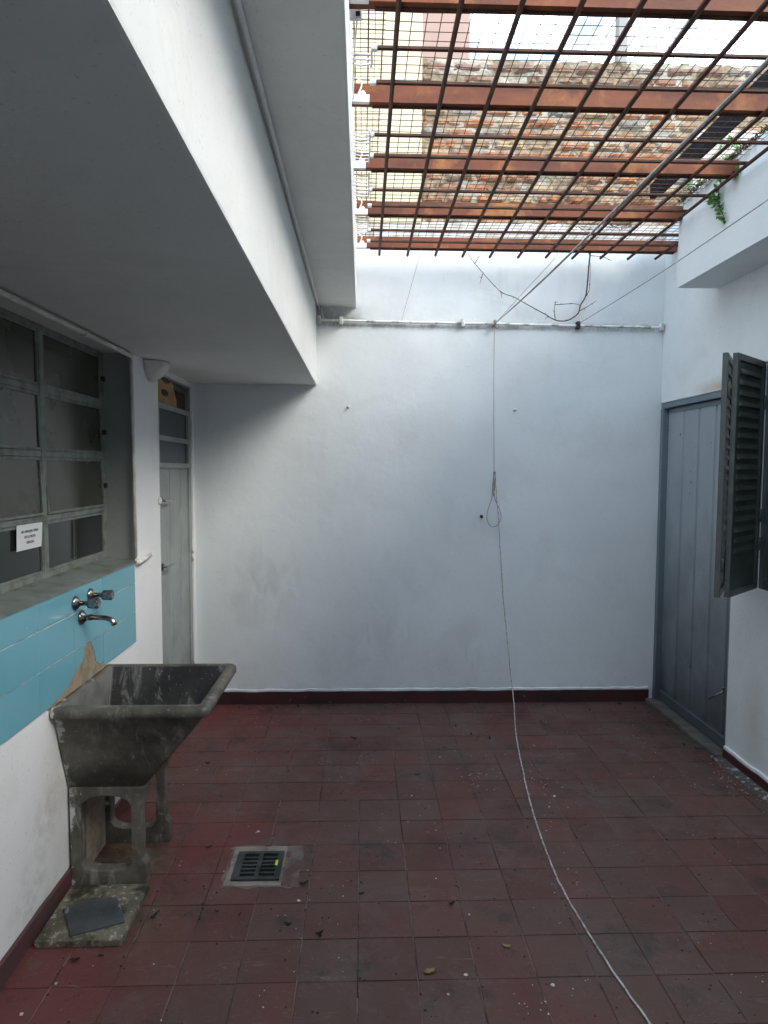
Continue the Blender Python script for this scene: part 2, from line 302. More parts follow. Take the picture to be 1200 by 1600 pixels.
# ================================================================== mesh helpers
class MB:
    def __init__(s): s.v = []; s.f = []; s.mi = None
    def add(s, vs, fs):
        b = len(s.v); s.v += [tuple(p) for p in vs]; s.f += [tuple(b+i for i in f) for f in fs]; return s
    def box(s, x0, x1, y0, y1, z0, z1, mat=None):
        vs = [(x, y, z) for z in (z0, z1) for y in (y0, y1) for x in (x0, x1)]
        if mat is not None: vs = [mat @ Vector(p) for p in vs]
        return s.add(vs, [(0, 2, 3, 1), (4, 5, 7, 6), (0, 1, 5, 4), (2, 6, 7, 3), (0, 4, 6, 2), (1, 3, 7, 5)])
    def tube(s, pts, r, n=8, caps=True):
        P = [Vector(p) for p in pts]; rs = r if isinstance(r, (list, tuple)) else [r]*len(P)
        ref = None; rings = []
        for i, p in enumerate(P):
            t = (P[min(i+1, len(P)-1)] - P[max(i-1, 0)]).normalized()
            if ref is None: ref = Vector((0, 0, 1)) if abs(t.z) < .9 else Vector((1, 0, 0))
            u = (ref - t*ref.dot(t)).normalized(); w = t.cross(u); ref = u
            rings.append([p + (u*math.cos(2*math.pi*j/n) + w*math.sin(2*math.pi*j/n))*rs[i] for j in range(n)])
        vs = [q for g in rings for q in g]; fs = []
        for i in range(len(P)-1):
            for j in range(n): fs.append((i*n+j, i*n+(j+1) % n, (i+1)*n+(j+1) % n, (i+1)*n+j))
        if caps: fs += [tuple(range(n-1, -1, -1)), tuple((len(P)-1)*n+j for j in range(n))]
        return s.add(vs, fs)
    def loft(s, rings, cap0=True, cap1=True):
        n = len(rings[0]); vs = [q for g in rings for q in g]; fs = []
        for i in range(len(rings)-1):
            for j in range(n): fs.append((i*n+j, i*n+(j+1) % n, (i+1)*n+(j+1) % n, (i+1)*n+j))
        if cap0: fs.append(tuple(range(n-1, -1, -1)))
        if cap1: fs.append(tuple((len(rings)-1)*n+j for j in range(n)))
        return s.add(vs, fs)
    def lathe(s, prof, c, axis, n=20):      # prof: (distance along axis, radius)
        a = Vector(axis).normalized(); ref = Vector((0, 0, 1)) if abs(a.z) < .9 else Vector((1, 0, 0))
        u = (ref - a*ref.dot(a)).normalized(); w = a.cross(u); c = Vector(c)
        return s.loft([[c + a*d + (u*math.cos(2*math.pi*j/n)+w*math.sin(2*math.pi*j/n))*r for j in range(n)] for d, r in prof])
    def prism(s, outer, holes, fn, t0, t1):  # 2D outline with holes, fn(a, b, t) -> xyz
        bm = bmesh.new(); es = []
        for loop in [outer]+list(holes):
            vv = [bm.verts.new((p[0], p[1], 0)) for p in loop]
            for i in range(len(vv)): es.append(bm.edges.new((vv[i], vv[(i+1) % len(vv)])))
        bmesh.ops.triangle_fill(bm, edges=es, use_beauty=True, use_dissolve=False)
        bm.verts.index_update(); V2 = [v.co.copy() for v in bm.verts]
        fs = [tuple(v.index for v in f.verts) for f in bm.faces]; ee = [(e.verts[0].index, e.verts[1].index) for e in es]; bm.free()
        n = len(V2); vs = [fn(p.x, p.y, t0) for p in V2] + [fn(p.x, p.y, t1) for p in V2]
        F = list(fs) + [tuple(n+i for i in reversed(f)) for f in fs] + [(a, b, n+b, n+a) for a, b in ee]
        return s.add(vs, F)
    def build(s, name, mat, parent=None, smooth=False, bevel=0, loc=None, subs=0, fixn=True):
        root = parent
        while root is not None and root.parent: root = root.parent
        off = Vector(root.location) if root else Vector(loc or (0, 0, 0))
        me = bpy.data.meshes.new(name); me.from_pydata([Vector(p)-off for p in s.v], [], s.f)
        if fixn:
            bm = bmesh.new(); bm.from_mesh(me); bmesh.ops.recalc_face_normals(bm, faces=bm.faces); bm.to_mesh(me); bm.free()
        for m in (mat if isinstance(mat, (list, tuple)) else [mat]): me.materials.append(m)
        if smooth:
            for p in me.polygons: p.use_smooth = True
        o = bpy.data.objects.new(name, me); COL.objects.link(o)
        if parent: o.parent = parent
        else: o.location = off
        if bevel:
            b = o.modifiers.new('bevel', 'BEVEL'); b.width = bevel; b.segments = 2; b.limit_method = 'ANGLE'; b.angle_limit = R(40)
            b.harden_normals = False
        if subs:
            q = o.modifiers.new('sub', 'SUBSURF'); q.levels = subs; q.render_levels = subs
        return o
def tag(o, label=None, cat=None, group=None, kind=None):
    for k_, v in (('label', label), ('category', cat), ('group', group), ('kind', kind)):
        if v: o[k_] = v
    return o
def empty(name, loc, label, cat, group=None):
    o = bpy.data.objects.new(name, None); o.empty_display_size = .1; o.location = loc; COL.objects.link(o)
    return tag(o, label, cat, group)
def link_meshes_world():
    pass
YZ = lambda a, b, t: (t, a, b)
XZ = lambda a, b, t: (a, t, b)
XY = lambda a, b, t: (a, b, t)
def smooth_path(pts, k=6):
    P = [Vector(p) for p in pts]; P = [2*P[0]-P[1]] + P + [2*P[-1]-P[-2]]; o = []
    for i in range(1, len(P)-2):
        for j in range(k):
            t = j/k; p0, p1, p2, p3 = P[i-1:i+3]
            o.append(.5*((2*p1)+(p2-p0)*t+(2*p0-5*p1+4*p2-p3)*t*t+(3*p1-p0-3*p2+p3)*t**3))
    o.append(P[-2]); return o

YB = 4.70; XL = -1.18; XR = 2.13; ZC = 2.275; YN = -1.4      # back wall, left wall, right wall, ceiling, wall behind the camera
# ================================================================== ground and floor
g = MB().add([(-400, -400, -.06), (400, -400, -.06), (400, 400, -.06), (-400, 400, -.06)], [(0, 1, 2, 3)]).build('ground', M['earth'])
tag(g, kind='structure')
fl = bpy.data.objects.new('floor', None); COL.objects.link(fl); tag(fl, kind='structure')
MB().box(-1.5, 2.45, YN, YB+.05, -.05, -.0035).build('grout', M['grout'], fl)
pj = MB()
for i in range(-5, 11):
    xx_ = -.012+.2*i; n_ = 150
    for j_ in range(n_):
        ya = YN+(YB-YN)*j_/n_; yb_ = YN+(YB-YN)*(j_+1)/n_; wa = .0016+.0014*mnoise.noise(Vector((i*3, ya*3, 0))); wb = .0016+.0014*mnoise.noise(Vector((i*3, yb_*3, 0)))
        if mnoise.noise(Vector((i*5.3, ya*1.3, 7))) + .45*mnoise.noise(Vector((i*2.1, ya*9, 3))) > -.02:
            pj.add([(xx_-wa, ya, -.0010), (xx_+wa, ya, -.0010), (xx_+wb, yb_, -.0010), (xx_-wb, yb_, -.0010)], [(0, 1, 2, 3)])
pj.build('pale_joint', M['pgrout'], fl, fixn=False)
tb = MB()
x = -.012 - .2*6
while x < XR:
    y = .085 - .2*8
    sh = random.uniform(-.004, .004)
    while y < YB:
        gp = random.choice((.0012, .0016, .0024)); jx = random.uniform(-.0012, .0012)
        x0, x1 = max(x+gp+jx, XL-.02), min(x+.2-gp+jx, XR+.02); y0, y1 = max(y+gp+sh*.3, YN), min(y+.2-gp+sh*.3, YB)
        if x1-x0 > .004 and y1-y0 > .004:
            h = random.uniform(-.0009, .0009); tx, ty = random.uniform(-.003, .003), random.uniform(-.003, .003); b = .0022
            def P(px, py, pz): return (px, py, pz+h+(px-x-.1)*tx+(py-y-.1)*ty)
            v = [P(x0, y0, -.012), P(x1, y0, -.012), P(x1, y1, -.012), P(x0, y1, -.012), P(x0, y0, -.0012), P(x1, y0, -.0012), P(x1, y1, -.0012), P(x0, y1, -.0012),
                 P(x0+b, y0+b, 0), P(x1-b, y0+b, 0), P(x1-b, y1-b, 0), P(x0+b, y1-b, 0)]
            tb.add(v, [(0, 1, 5, 4), (1, 2, 6, 5), (2, 3, 7, 6), (3, 0, 4, 7), (4, 5, 9, 8), (5, 6, 10, 9), (6, 7, 11, 10), (7, 4, 8, 11), (8, 9, 10, 11)])
        y += .2
    x += .2
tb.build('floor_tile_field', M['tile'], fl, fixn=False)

def wavy_strip(p0, p1, nrm, t, z0, z1, amp=.004, n=70):
    p0 = Vector(p0); p1 = Vector(p1); nr = Vector(nrm); rings = []
    for i in range(n+1):
        p = p0.lerp(p1, i/n); zz = z1 + mnoise.noise(Vector((p.x*7, p.y*7, 3)))*amp + mnoise.noise(Vector((p.x*30, p.y*30, 5)))*amp*.5
        tt = t + mnoise.noise(Vector((p.x*9, p.y*9, 9)))*.0015
        q = p + nr*tt
        rings.append([(p.x, p.y, z0), (q.x, q.y, z0), (q.x, q.y, zz-.003), (q.x-nr.x*.003, q.y-nr.y*.003, zz), (p.x, p.y, zz+.002)])
    return MB().loft(rings)
# ================================================================== back wall
bwall = empty('rendered_wall', (0, YB, 0), 'tall white plastered wall closing the far end of the yard under the rusty grille', 'wall')
b_ = MB(); nx, nz = 110, 110; X0, X1, Z0, Z1 = -1.6, 2.5, 0.0, 3.40
for j in range(nz+1):
    for i in range(nx+1):
        xx = X0+(X1-X0)*i/nx; zz = Z0+(Z1-Z0)*j/nz
        d = .004*mnoise.noise(Vector((xx*1.7, 0, zz*1.7))) + .0018*mnoise.noise(Vector((xx*6, 4, zz*6)))
        if j == nz: zz += .012*mnoise.noise(Vector((xx*9, 1, 1)))
        b_.v.append((xx, YB+d, zz))
for j in range(nz):
    for i in range(nx):
        a = j*(nx+1)+i; b_.f.append((a, a+1, a+nx+2, a+nx+1))
n0 = len(b_.v)
b_.add([(X0, YB+.24, Z0), (X1, YB+.24, Z0), (X1, YB+.24, Z1), (X0, YB+.24, Z1), (X0, YB, Z0), (X1, YB, Z0), (X1, YB, Z1), (X0, YB, Z1)],
       [(0, 3, 2, 1), (0, 4, 7, 3), (1, 2, 6, 5), (3, 7, 6, 2)])
# object coordinates of the material are measured from the world origin: the plaster is built with its root at the origin
bwall.location = (0, 0, 0)
b_.build('plaster', M['back'], bwall, smooth=True, fixn=False)
wavy_strip((XL, YB+.004, 0), (2.10, YB+.004, 0), (0, -1, 0), .018, -.01, .088, .005).build('skirting', M['skirt'], bwall)
wavy_strip((XL, YB+.004, 0), (2.10, YB+.004, 0), (0, -1, 0), .013, .078, .103, .010, 160).build('paint_lip', M['back'], bwall)
for (px, pz) in ((-.098, 2.125), (1.08, 2.112), (.853, 1.355)):
    m = MB(); m.lathe([(0, .012), (.006, .012), (.008, .006), (.022, .0055), (.024, .009), (.030, .008), (.032, .002)], (px, YB+.003, pz), (0, -1, -.15), 12)
    m.build('screw_plug', M['whitepipe'] if pz > 2 else M['moss'], bwall, smooth=True)

# ================================================================== neighbours above the back wall
bk = empty('brick_wall', (0, 0, 0), 'weathered bare brick wall rising above the white wall behind the grille', 'wall')
m = MB(); m.box(.38, 3.6, YB+.075, YB+.24, 3.385, 4.50); nu, nv = 420, 150; V_ = []; F_ = []
for j in range(nv+1):
    for i in range(nu+1):
        px, pz = .38+3.22*i/nu, 3.385+1.125*j/nv
        dd = .016*mnoise.noise(Vector((px*13, 3, pz*22)))+.007*mnoise.noise(Vector((px*45, 8, pz*60)))
        V_.append((px, YB+.036-dd*.6, pz+(.012*mnoise.noise(Vector((px*14, 0, 0))) if j == nv else 0)))
for j in range(nv):
    for i in range(nu):
        a_ = j*(nu+1)+i; F_.append((a_, a_+1, a_+nu+2, a_+nu+1))
m.add(V_, F_); m.build('mortar', M['mortar'], bk, fixn=False)
m = MB(); z = 3.40; row = 0
while z < 4.50:
    hh = .060; x = .37 - (.11 if row % 2 else 0) + random.uniform(-.02, .02)
    while x < 3.6:
        w = random.uniform(.19, .22)
        if random.random() > (.05 if z < 4.35 else .12):
            dy = random.uniform(-.008, .016); e = .004
            pts = []
            for (ax, az) in ((0, 0), (1, 0), (1, 1), (0, 1)):
                pts.append((max(x+ax*w, .405)+random.uniform(-.004, .004), z+az*hh+random.uniform(-.004, .004)))
            cxx = sum(p[0] for p in pts)/4; czz = sum(p[1] for p in pts)/4
            if pts[1][0]-pts[0][0] > .03:
                NU, NV = 9, 4; sd_ = random.uniform(0, 99); V_ = []; F_ = []
                for jv in range(NV+1):
                    for iu in range(NU+1):
                        u_, v_ = iu/NU, jv/NV
                        px = pts[0][0]*(1-u_)*(1-v_)+pts[1][0]*u_*(1-v_)+pts[2][0]*u_*v_+pts[3][0]*(1-u_)*v_
                        pz = pts[0][1]*(1-u_)*(1-v_)+pts[1][1]*u_*(1-v_)+pts[2][1]*u_*v_+pts[3][1]*(1-u_)*v_
                        eg = iu in (0, NU) or jv in (0, NV)
                        nn = mnoise.noise(Vector((px*26, sd_, pz*26))); n2 = mnoise.noise(Vector((px*60, sd_+7, pz*60)))
                        V_.append((px+.006*n2*(1 if eg else 0), YB+.014+dy+.010*nn+.004*n2+(.022 if eg else 0)+(.010 if nn > .35 else 0), pz+.009*nn*(1 if eg else 0)))
                for jv in range(NV):
                    for iu in range(NU):
                        a_ = jv*(NU+1)+iu; F_.append((a_, a_+1, a_+NU+2, a_+NU+1))
                m.add(V_, F_)
        x += w+random.uniform(.012, .02)
    z += .0735; row += 1
m.build('brickwork', M['brick'], bk, fixn=False)
m = MB(); m.box(2.30, 3.6, YB-.02, YB+.06, 3.39, 4.05); m.build('whitewashed_patch', M['whitewash'], bk)
tag(MB().box(-4.5, .405, YB-.006, YB+.26, 3.39, 8.0).build('rendered_wall', M['cream'], bevel=.004),
    'cream rendered neighbouring wall beside the bare bricks, above the white wall', 'wall')
pk = MB(); pk.box(-1.5, 1.09, 7.0, 10, 0, 9.0)
tag(pk.build('neighbour_building', M['pink'], bevel=.01), 'pinkish plain building edge against the sky beyond the brick wall', 'building')
m = MB(); m.box(3.36, 3.49, 9, 9.13, 0, 11); m.box(3.33, 3.52, 8.97, 9.16, 11, 11.2)
tag(m.build('chimney_flue', M['greyr'], bevel=.01), 'slim grey upright flue standing against the clouds beyond the brick wall', 'flue')

# ================================================================== left building wall with window, door, blue tiles
lwall = empty('house_wall', (0, 0, 0), 'left white house wall with big gridded window, blue tiles and narrow grey door', 'wall')
WY0, WY1, WZ0 = .55, 3.465, 1.205
DY0, DY1, DZ1 = 3.905, 4.665, 2.245
o_ = [(YN, -.02), (DY0, -.02), (DY0, DZ1), (DY1, DZ1), (DY1, -.02), (YB+.02, -.02), (YB+.02, ZC+.02), (WY1, ZC+.02), (WY1, WZ0), (WY0, WZ0), (WY0, ZC+.02), (YN, ZC+.02)]
MB().prism(o_, [], YZ, XL-.30, XL).build('plaster', M['left'], lwall, bevel=.003)
wavy_strip((XL-.004, YN, 0), (XL-.004, 3.9, 0), (1, 0, 0), .016, -.01, .078, .006, 110).build('skirting', M['skirt2'], lwall)
# blue tiles: rows between z .789 and 1.205
tl = MB(); rows = [(.789, .942), (.942, 1.095), (1.095, 1.207)]
ys = [3.432, 3.001, 2.701, 2.401, 2.101, 1.801, 1.501, 1.201, .901, .601]
hole = [(2.854, .949), (2.80, .938), (2.777, .879), (2.688, .854), (2.657, .825), (2.61, .812), (2.469, .79), (3.031, .785), (2.985, .815), (2.95, .822), (2.909, .837), (2.898, .886), (2.88, .925)]
for (z0, z1) in rows:
    for i in range(len(ys)-1):
        y1, y0 = ys[i], ys[i+1]; gq = .0012; b = .0015; xx = XL+.0085+random.uniform(-.0005, .0005); gq = .0019
        A = [(y0+gq, z0+gq), (y1-gq, z0+gq), (y1-gq, z1-gq), (y0+gq, z1-gq)]
        if z0 < .8 and y0 < 3.0 and y1 > 2.45: continue
        c0 = ((y0+y1)/2, (z0+z1)/2)
        ins = [(p[0]+(b if p[0] < c0[0] else -b), p[1]+(b if p[1] < c0[1] else -b)) for p in A]
        tl.loft([[(XL+.001, p[0], p[1]) for p in A], [(xx-.0012, p[0], p[1]) for p in A], [(xx, p[0], p[1]) for p in ins]], cap0=False)
# bottom row tiles around the broken patch
def broken(pl): tl.prism(pl, [], YZ, XL+.001, XL+.0085)
broken([(2.7022, .9408), (2.7998, .9408), (2.775, .879), (2.7022, .858)])
broken([(2.4022, .9408), (2.6998, .9408), (2.6998, .856), (2.688, .852), (2.655, .826), (2.605, .810), (2.46, .7902), (2.4022, .7902)])
broken([(2.858, .9408), (2.9998, .9408), (2.9998, .806), (2.975, .822), (2.945, .82), (2.911, .840), (2.90, .886)])
broken([(2.1022, .9408), (2.3998, .9408), (2.3998, .7902), (2.1022, .7902)])
broken([(3.0022, .9408), (3.430, .9408), (3.430, .7905), (3.05, .7905), (3.0022, .803)])
tp = tl.build('tile_splashback', M['blue'], lwall)
MB().box(XL-.002, XL+.0055, .60, 3.4305, .7895, 1.2045).build('tile_grout', M['tgrout'], tp)
MB().prism([(2.854, .9485), (2.803, .9395), (2.779, .879), (2.69, .855), (2.657, .825), (2.61, .811), (2.50, .80), (2.47, .782), (3.04, .782), (2.985, .812), (2.95, .818), (2.909, .838), (2.899, .886), (2.882, .925)], [], YZ, XL, XL+.0068).build('bare_render_patch', M['mortar_tan'], tp)
# window
wx = -1.33
win = bpy.data.objects.new('window', None); COL.objects.link(win); win.parent = lwall
MB().box(wx-.02, XL-.0005, WY1-.004, WY1+.0, WZ0+.005, ZC).build('reveal', M['reveal'], win)
MB().prism([(wx-.03, 1.200), (XL+.012, 1.200), (XL+.012, 1.208), (wx-.03, 1.236)], [], XZ, WY0, WY1-.004).build('sill', M['sill'], win)
f = MB()
f.box(wx-.03, wx+.012, WY0, WY1-.004, 1.222, 1.252); f.box(wx-.03, wx+.012, WY0, WY1-.004, 2.255, ZC)
f.box(wx-.03, wx+.010, WY1-.034, WY1-.004, 1.252, 2.255)
mull = [2.80, 2.12, 1.44, .76]
for y in mull: f.box(wx-.03, wx+.010, y-.017, y+.017, 1.252, 2.255)
trz = [1.480, 1.748, 2.012]
for z in trz:
    yy = [WY1-.034]+mull
    for a_, b2 in zip(yy[:-1], yy[1:]): f.box(wx-.03, wx+.008, b2+.017, a_-(.017 if a_ != yy[0] else 0), z-.015, z+.013)
f.build('frame', M['wframe'], win, bevel=.003)
zz = [1.252]+trz+[2.255]
for ri in range(4):
    for ci, (a_, b2) in enumerate(zip([WY1-.034]+mull[:-1], mull)):
        y1 = a_-(.018 if ci else .001); y0 = b2+.018; z0 = zz[ri]+(.014 if ri else .001); z1 = zz[ri+1]-(.016 if ri < 3 else .001)
        tilt = {1: .010, 2: .004}.get(ri, 0)
        s_ = MB(); t = .011
        def fr(x_, z_): return x_ + tilt*(z1-z_)/(z1-z0)
        for (ya, yb, za, zb) in ((y0, y1, z0, z0+t), (y0, y1, z1-t, z1), (y0, y0+t, z0+t, z1-t), (y1-t, y1, z0+t, z1-t)):
            vs = [(fr(wx+q-.010, zc), yc, zc) for zc in (za, zb) for yc in (ya, yb) for q in (0, .016)]
            s_.add(vs, [(0, 2, 3, 1), (4, 5, 7, 6), (0, 1, 5, 4), (2, 6, 7, 3), (0, 4, 6, 2), (1, 3, 7, 5)])
        s_.build('sash', M['wframe'], win)
        p = MB(); vs = [(fr(wx+q-.004, zc), yc, zc) for zc in (z0+t, z1-t) for yc in (y0+t, y1-t) for q in (0, .004)]
        p.add(vs, [(0, 2, 3, 1), (4, 5, 7, 6), (0, 1, 5, 4), (2, 6, 7, 3), (0, 4, 6, 2), (1, 3, 7, 5)])
        p.build('pane', M['glass2'] if ri == 0 else M['glass'], win)
for z in (1.60, 1.87, 2.14):
    m = MB(); m.box(wx+.008, wx+.022, WY1-.040, WY1-.012, z-.012, z+.012); m.box(wx+.020, wx+.026, WY1-.05, WY1-.03, z-.004, z+.006)
    m.build('latch', M['moss'], win, bevel=.002)
MB().box(wx-.20, wx-.04, WY0, WY1, 1.2, ZC).build('room_darkness', M['black'], win)
# left door
dx = XL-.012
dr = bpy.data.objects.new('door', None); COL.objects.link(dr); dr.parent = lwall
m = MB(); m.box(dx-.05, dx, DY1-.030, DY1, 0, DZ1); m.box(dx-.05, dx, DY0, DY1-.030, DZ1-.008, DZ1)
m.build('door_frame', M['ldoor'], dr, bevel=.002)
l0, l1 = DY0+.019, DY1-.036
m = MB()
m.box(dx-.035, dx+.002, l0, l1, 2.045, 2.078); m.box(dx-.035, dx+.002, l0, l1, 1.855, 1.885); m.box(dx-.035, dx+.002, l0, l1, 1.690, 1.722)
for (a_, b2) in ((l0, l0+.03), (l1-.03, l1)):
    for (z0, z1) in ((1.885, 2.045), (1.722, 1.855), (.012, 1.690)): m.box(dx-.035, dx+.002, a_, b2, z0, z1)
m.build('leaf_frame', M['ldoor'], dr, bevel=.002)
for (z0, z1) in ((1.885, 2.045), (1.722, 1.855)): MB().box(dx-.02, dx-.012, l0+.03, l1-.03, z0, z1).build('pane', M['dglass'], dr)
prof = [l0+.03]; hs = [0]
for yy in (4.17, 4.42): prof += [yy-.016, yy-.010, yy+.010, yy+.016]; hs += [0, -.004, -.004, 0]
prof.append(l1-.03); hs.append(0)
m = MB(); nP = len(prof)
m.add([(dx-.010+h, y, z) for z in (.012, 1.690) for y, h in zip(prof, hs)], [(i, i+1, nP+i+1, nP+i) for i in range(nP-1)])
m.build('folded_panel', M['ldoor'], dr, fixn=False)
for (yy, zz_) in ((3.985, 1.498), (3.985, 1.102)):
    m = MB(); m.box(dx-.008, dx+.014, yy-.045, yy-.022, zz_-.022, zz_+.022); m.tube([(dx+.012, yy-.04, zz_), (dx+.030, yy-.035, zz_), (dx+.034, yy+.0, zz_), (dx+.034, yy+.11, zz_-.004)], .007, 8)
    m.build('latch', M['chrome'], dr, smooth=False, bevel=.001)
m = MB().lathe([(0, .022), (.012, .020), (.018, .008)], (XL-.001, 3.882, 1.50), (1, 0, 0), 14); m.build('keeper', M['whitegloss'], dr, smooth=True)
for z in (1.96, 1.095, .3):
    m = MB(); m.tube([(dx+.008, DY1-.018, z-.05), (dx+.008, DY1-.018, z-.002)], .009, 8); m.tube([(dx+.008, DY1-.018, z+.002), (dx+.008, DY1-.018, z+.05)], .009, 8)
    m.build('hinge', M['conduit'], dr, smooth=True)
MB().box(XL-.29, XL-.28, DY0, DY1, 0, DZ1).build('room_darkness', M['black'], dr)
# cardboard in the transom opening
cb = empty('cardboard_box', (dx-.04, 4.14, 2.08), 'torn brown cardboard box with a dark hand hole, over the narrow left door', 'cardboard box')
hole_ = [(4.13+.075*math.cos(t*math.pi/8), 2.150+.022*math.sin(t*math.pi/8)) for t in range(16)]
MB().prism([(3.93, 2.085), (4.385, 2.085), (4.38, 2.13), (4.33, 2.19), (4.27, 2.232), (4.16, 2.205), (4.04, 2.225), (3.93, 2.215)], [hole_], YZ, dx-.022, dx-.015).build('front_flap', M['card'], cb)
MB().box(dx-.25, dx-.053, 3.95, 4.36, 2.085, 2.09).build('base_flap', M['card'], cb)
MB().prism([(4.20, 2.18), (4.36, 2.13), (4.37, 2.225), (4.23, 2.226)], [], YZ, dx-.038, dx-.032).build('torn_liner', M['paper'], cb)
m = MB(); m.prism([(4.41, 2.085), (4.625, 2.085), (4.625, 2.19), (4.41, 2.195)], [], YZ, dx-.04, dx-.025)
tag(m.build('brown_board', M['carddark']), 'dark reddish brown board standing beside the torn cardboard over the narrow door', 'board')
# notice
nt_ = empty('paper_notice', (wx+.03, 2.66, 1.36), 'white paper notice with printed Spanish text taped inside the lowest window row', 'notice')
xn = wx+.012
MB().add([(xn, 2.556, 1.368), (xn, 2.752, 1.368), (xn, 2.766, 1.466), (xn, 2.562, 1.468), (xn+.001, 2.556, 1.368), (xn+.001, 2.752, 1.368), (xn+.001, 2.766, 1.466), (xn+.001, 2.562, 1.468)],
         [(0, 1, 2, 3), (4, 7, 6, 5), (0, 4, 5, 1), (1, 5, 6, 2), (2, 6, 7, 3), (3, 7, 4, 0)]).build('sheet', M['paper'], nt_)
def lettering(txt, size, mat4, parent, mat, ext=.0002, sx=1.0):
    cu = bpy.data.curves.new('lettering', 'FONT'); cu.body = txt; cu.size = size; cu.align_x = 'CENTER'; cu.align_y = 'CENTER'; cu.extrude = ext; cu.space_line = 1.5; cu.offset = size*.012
    to = bpy.data.objects.new('tmp', cu); COL.objects.link(to); dg = bpy.context.evaluated_depsgraph_get(); dg.update()
    me = bpy.data.meshes.new_from_object(to.evaluated_get(dg)); bpy.data.objects.remove(to)
    me.transform(mat4); me.transform(Matrix.Translation(-Vector(parent.location)))
    me.materials.clear(); me.materials.append(mat); o = bpy.data.objects.new('lettering', me); COL.objects.link(o); o.parent = parent; return o
lettering('NO ARROJAR YERBA\nEN LA PILETA\nGRACIAS', .0145, Matrix(((0, 0, 1, xn+.0018), (1, 0, 0, 2.660), (0, 1, 0, 1.417), (0, 0, 0, 1))), nt_, M['ink'])
# conduits, stub pipe
c1 = MB().tube([(XL+.014, YN, 2.252), (XL+.014, 1.2, 2.252), (XL+.014, 3.43, 2.254)], .0115, 10)
pp = c1.build('ceiling_conduit', M['conduit'], smooth=True); tag(pp, 'thick cream conduit running under the ceiling along the window top', 'conduit')
for y in (1.4, 2.86): MB().tube([(XL+.014, y-.012, 2.252), (XL+.014, y+.012, 2.252)], .0150, 12).build('clip', M['conduit'], pp, smooth=True)
tag(MB().tube([(XL+.010, 3.428, 2.24), (XL+.009, 3.442, 1.8), (XL+.010, 3.436, 1.222)], .0075, 8).build('wall_conduit', M['conduit'], smooth=True), 'thin cream conduit dropping beside the window to the tiles', 'conduit')
tag(MB().tube([(XL+.006, 3.462, 2.24), (XL+.006, 3.47, 1.8), (XL+.006, 3.468, 1.23)], .005, 8).build('wall_conduit', M['whitegloss'], smooth=True), 'white painted cable beside the cream conduit on the pier', 'cable')
tag(MB().tube([(XL+.003, 3.455, 1.200), (XL+.016, 3.475, 1.202), (XL+.018, 3.52, 1.205), (XL+.016, 3.66, 1.212)], [.012, .0155, .014, .011], 10).build('stub_pipe', M['whitegloss'], smooth=True),
    'short white painted pipe stub at the top corner of the blue tiles', 'pipe')
# sconce
sc = empty('wall_sconce', (XL, 3.83, 2.25), 'stained white half bowl sconce on the wall just under the ceiling', 'wall lamp')
rg = []
for i in range(9):
    t = i/8; z = 2.272-.105*t; a_ = .108*math.cos(t*math.pi/2*.93)**.75+.004; d_ = .105*math.cos(t*math.pi/2*.93)**.8+.004
    rg.append([(XL+.001+d_*math.sin(j*math.pi/14), 3.755-a_*math.cos(j*math.pi/14), z) for j in range(15)])
MB().loft(rg, cap0=False).build('bowl', M['sconce'], sc, smooth=True)
MB().tube([(XL+.001, 3.755, 2.20), (XL+.02, 3.755, 2.20)], .03, 12).build('mount', M['whitegloss'], sc)

# ================================================================== roof slab, beam and eave (left)
rg = []
for i in range(101):
    y = YN+(YB+.02-YN)*i/100
    def wv(k_, am=.0022): return am*mnoise.noise(Vector((y*2.3, k_*7.7, 0)))+am*.35*mnoise.noise(Vector((y*14, k_*3.1, 4)))
    c_ = .005
    rg.append([(-7, y, ZC), (-1.0, y, ZC+wv(1)), (-.319-c_*2, y, ZC+wv(2)), (-.319-c_*.3, y, ZC+c_*.3+wv(2)), (-.319+wv(3), y, ZC+c_*2+wv(2)), (-.319+wv(4), y, 2.55), (-.319+wv(3), y, 2.812+wv(5)),
               (-.18, y, 2.812+wv(6)), (-.044-c_*1.5, y, 2.812+wv(7)), (-.044-c_*.2, y, 2.812+c_*.3+wv(7)), (-.044+wv(8), y, 2.812+c_*1.5+wv(7)), (-.044+wv(9), y, 3.27+wv(10)), (-7, y, 3.27)])
rf = MB().loft(rg).build('roof_slab', M['ceiling'])
tag(rf, 'white concrete roof slab with a deep downstand beam sheltering the left side', 'roof slab')
tag(MB().tube([(-.300, YN, 2.801), (-.300, 4.70, 2.801)], .008, 8).build('soffit_conduit', M['ceiling'], smooth=True), 'thin painted conduit running along the eave soffit beside the beam', 'conduit')
tag(MB().tube([(-.285, 4.66, 2.812), (-.280, 4.675, 2.76), (-.262, 4.680, 2.705)], .0055, 8).build('drop_cable', M['conduit'], smooth=True), 'short white cable dropping from the soffit to the wall pipe', 'cable')

# ================================================================== right building wall
rwall = empty('house_wall', (0, 0, 0), 'right white house wall with corrugated blue grey door and open dark shutters', 'wall')
RD0, RD1, RZ = 3.72, 4.70, 2.165
V0, V1, VZ0, VZ1 = 2.25, 3.475, 1.055, 2.265
o_ = [(YN, -.02), (RD0, -.02), (RD0, RZ), (RD1, RZ), (RD1, ZC+.6), (RD1, 3.40), (YN, 3.40)]
MB().prism(o_, [[(V0, VZ0), (V1, VZ0), (V1, VZ1), (V0, VZ1)]], YZ, XR, XR+.28).build('plaster', M['right'], rwall, bevel=.004)
wavy_strip((XR+.004, YN, 0), (XR+.004, RD0-.01, 0), (-1, 0, 0), .022, -.01, .066, .007, 90).build('skirting', M['skirt'], rwall)
wavy_strip((XR+.004, YN, 0), (XR+.004, RD0-.01, 0), (-1, 0, 0), .018, .055, .082, .010, 160).build('paint_lip', M['right'], rwall)
rg = []
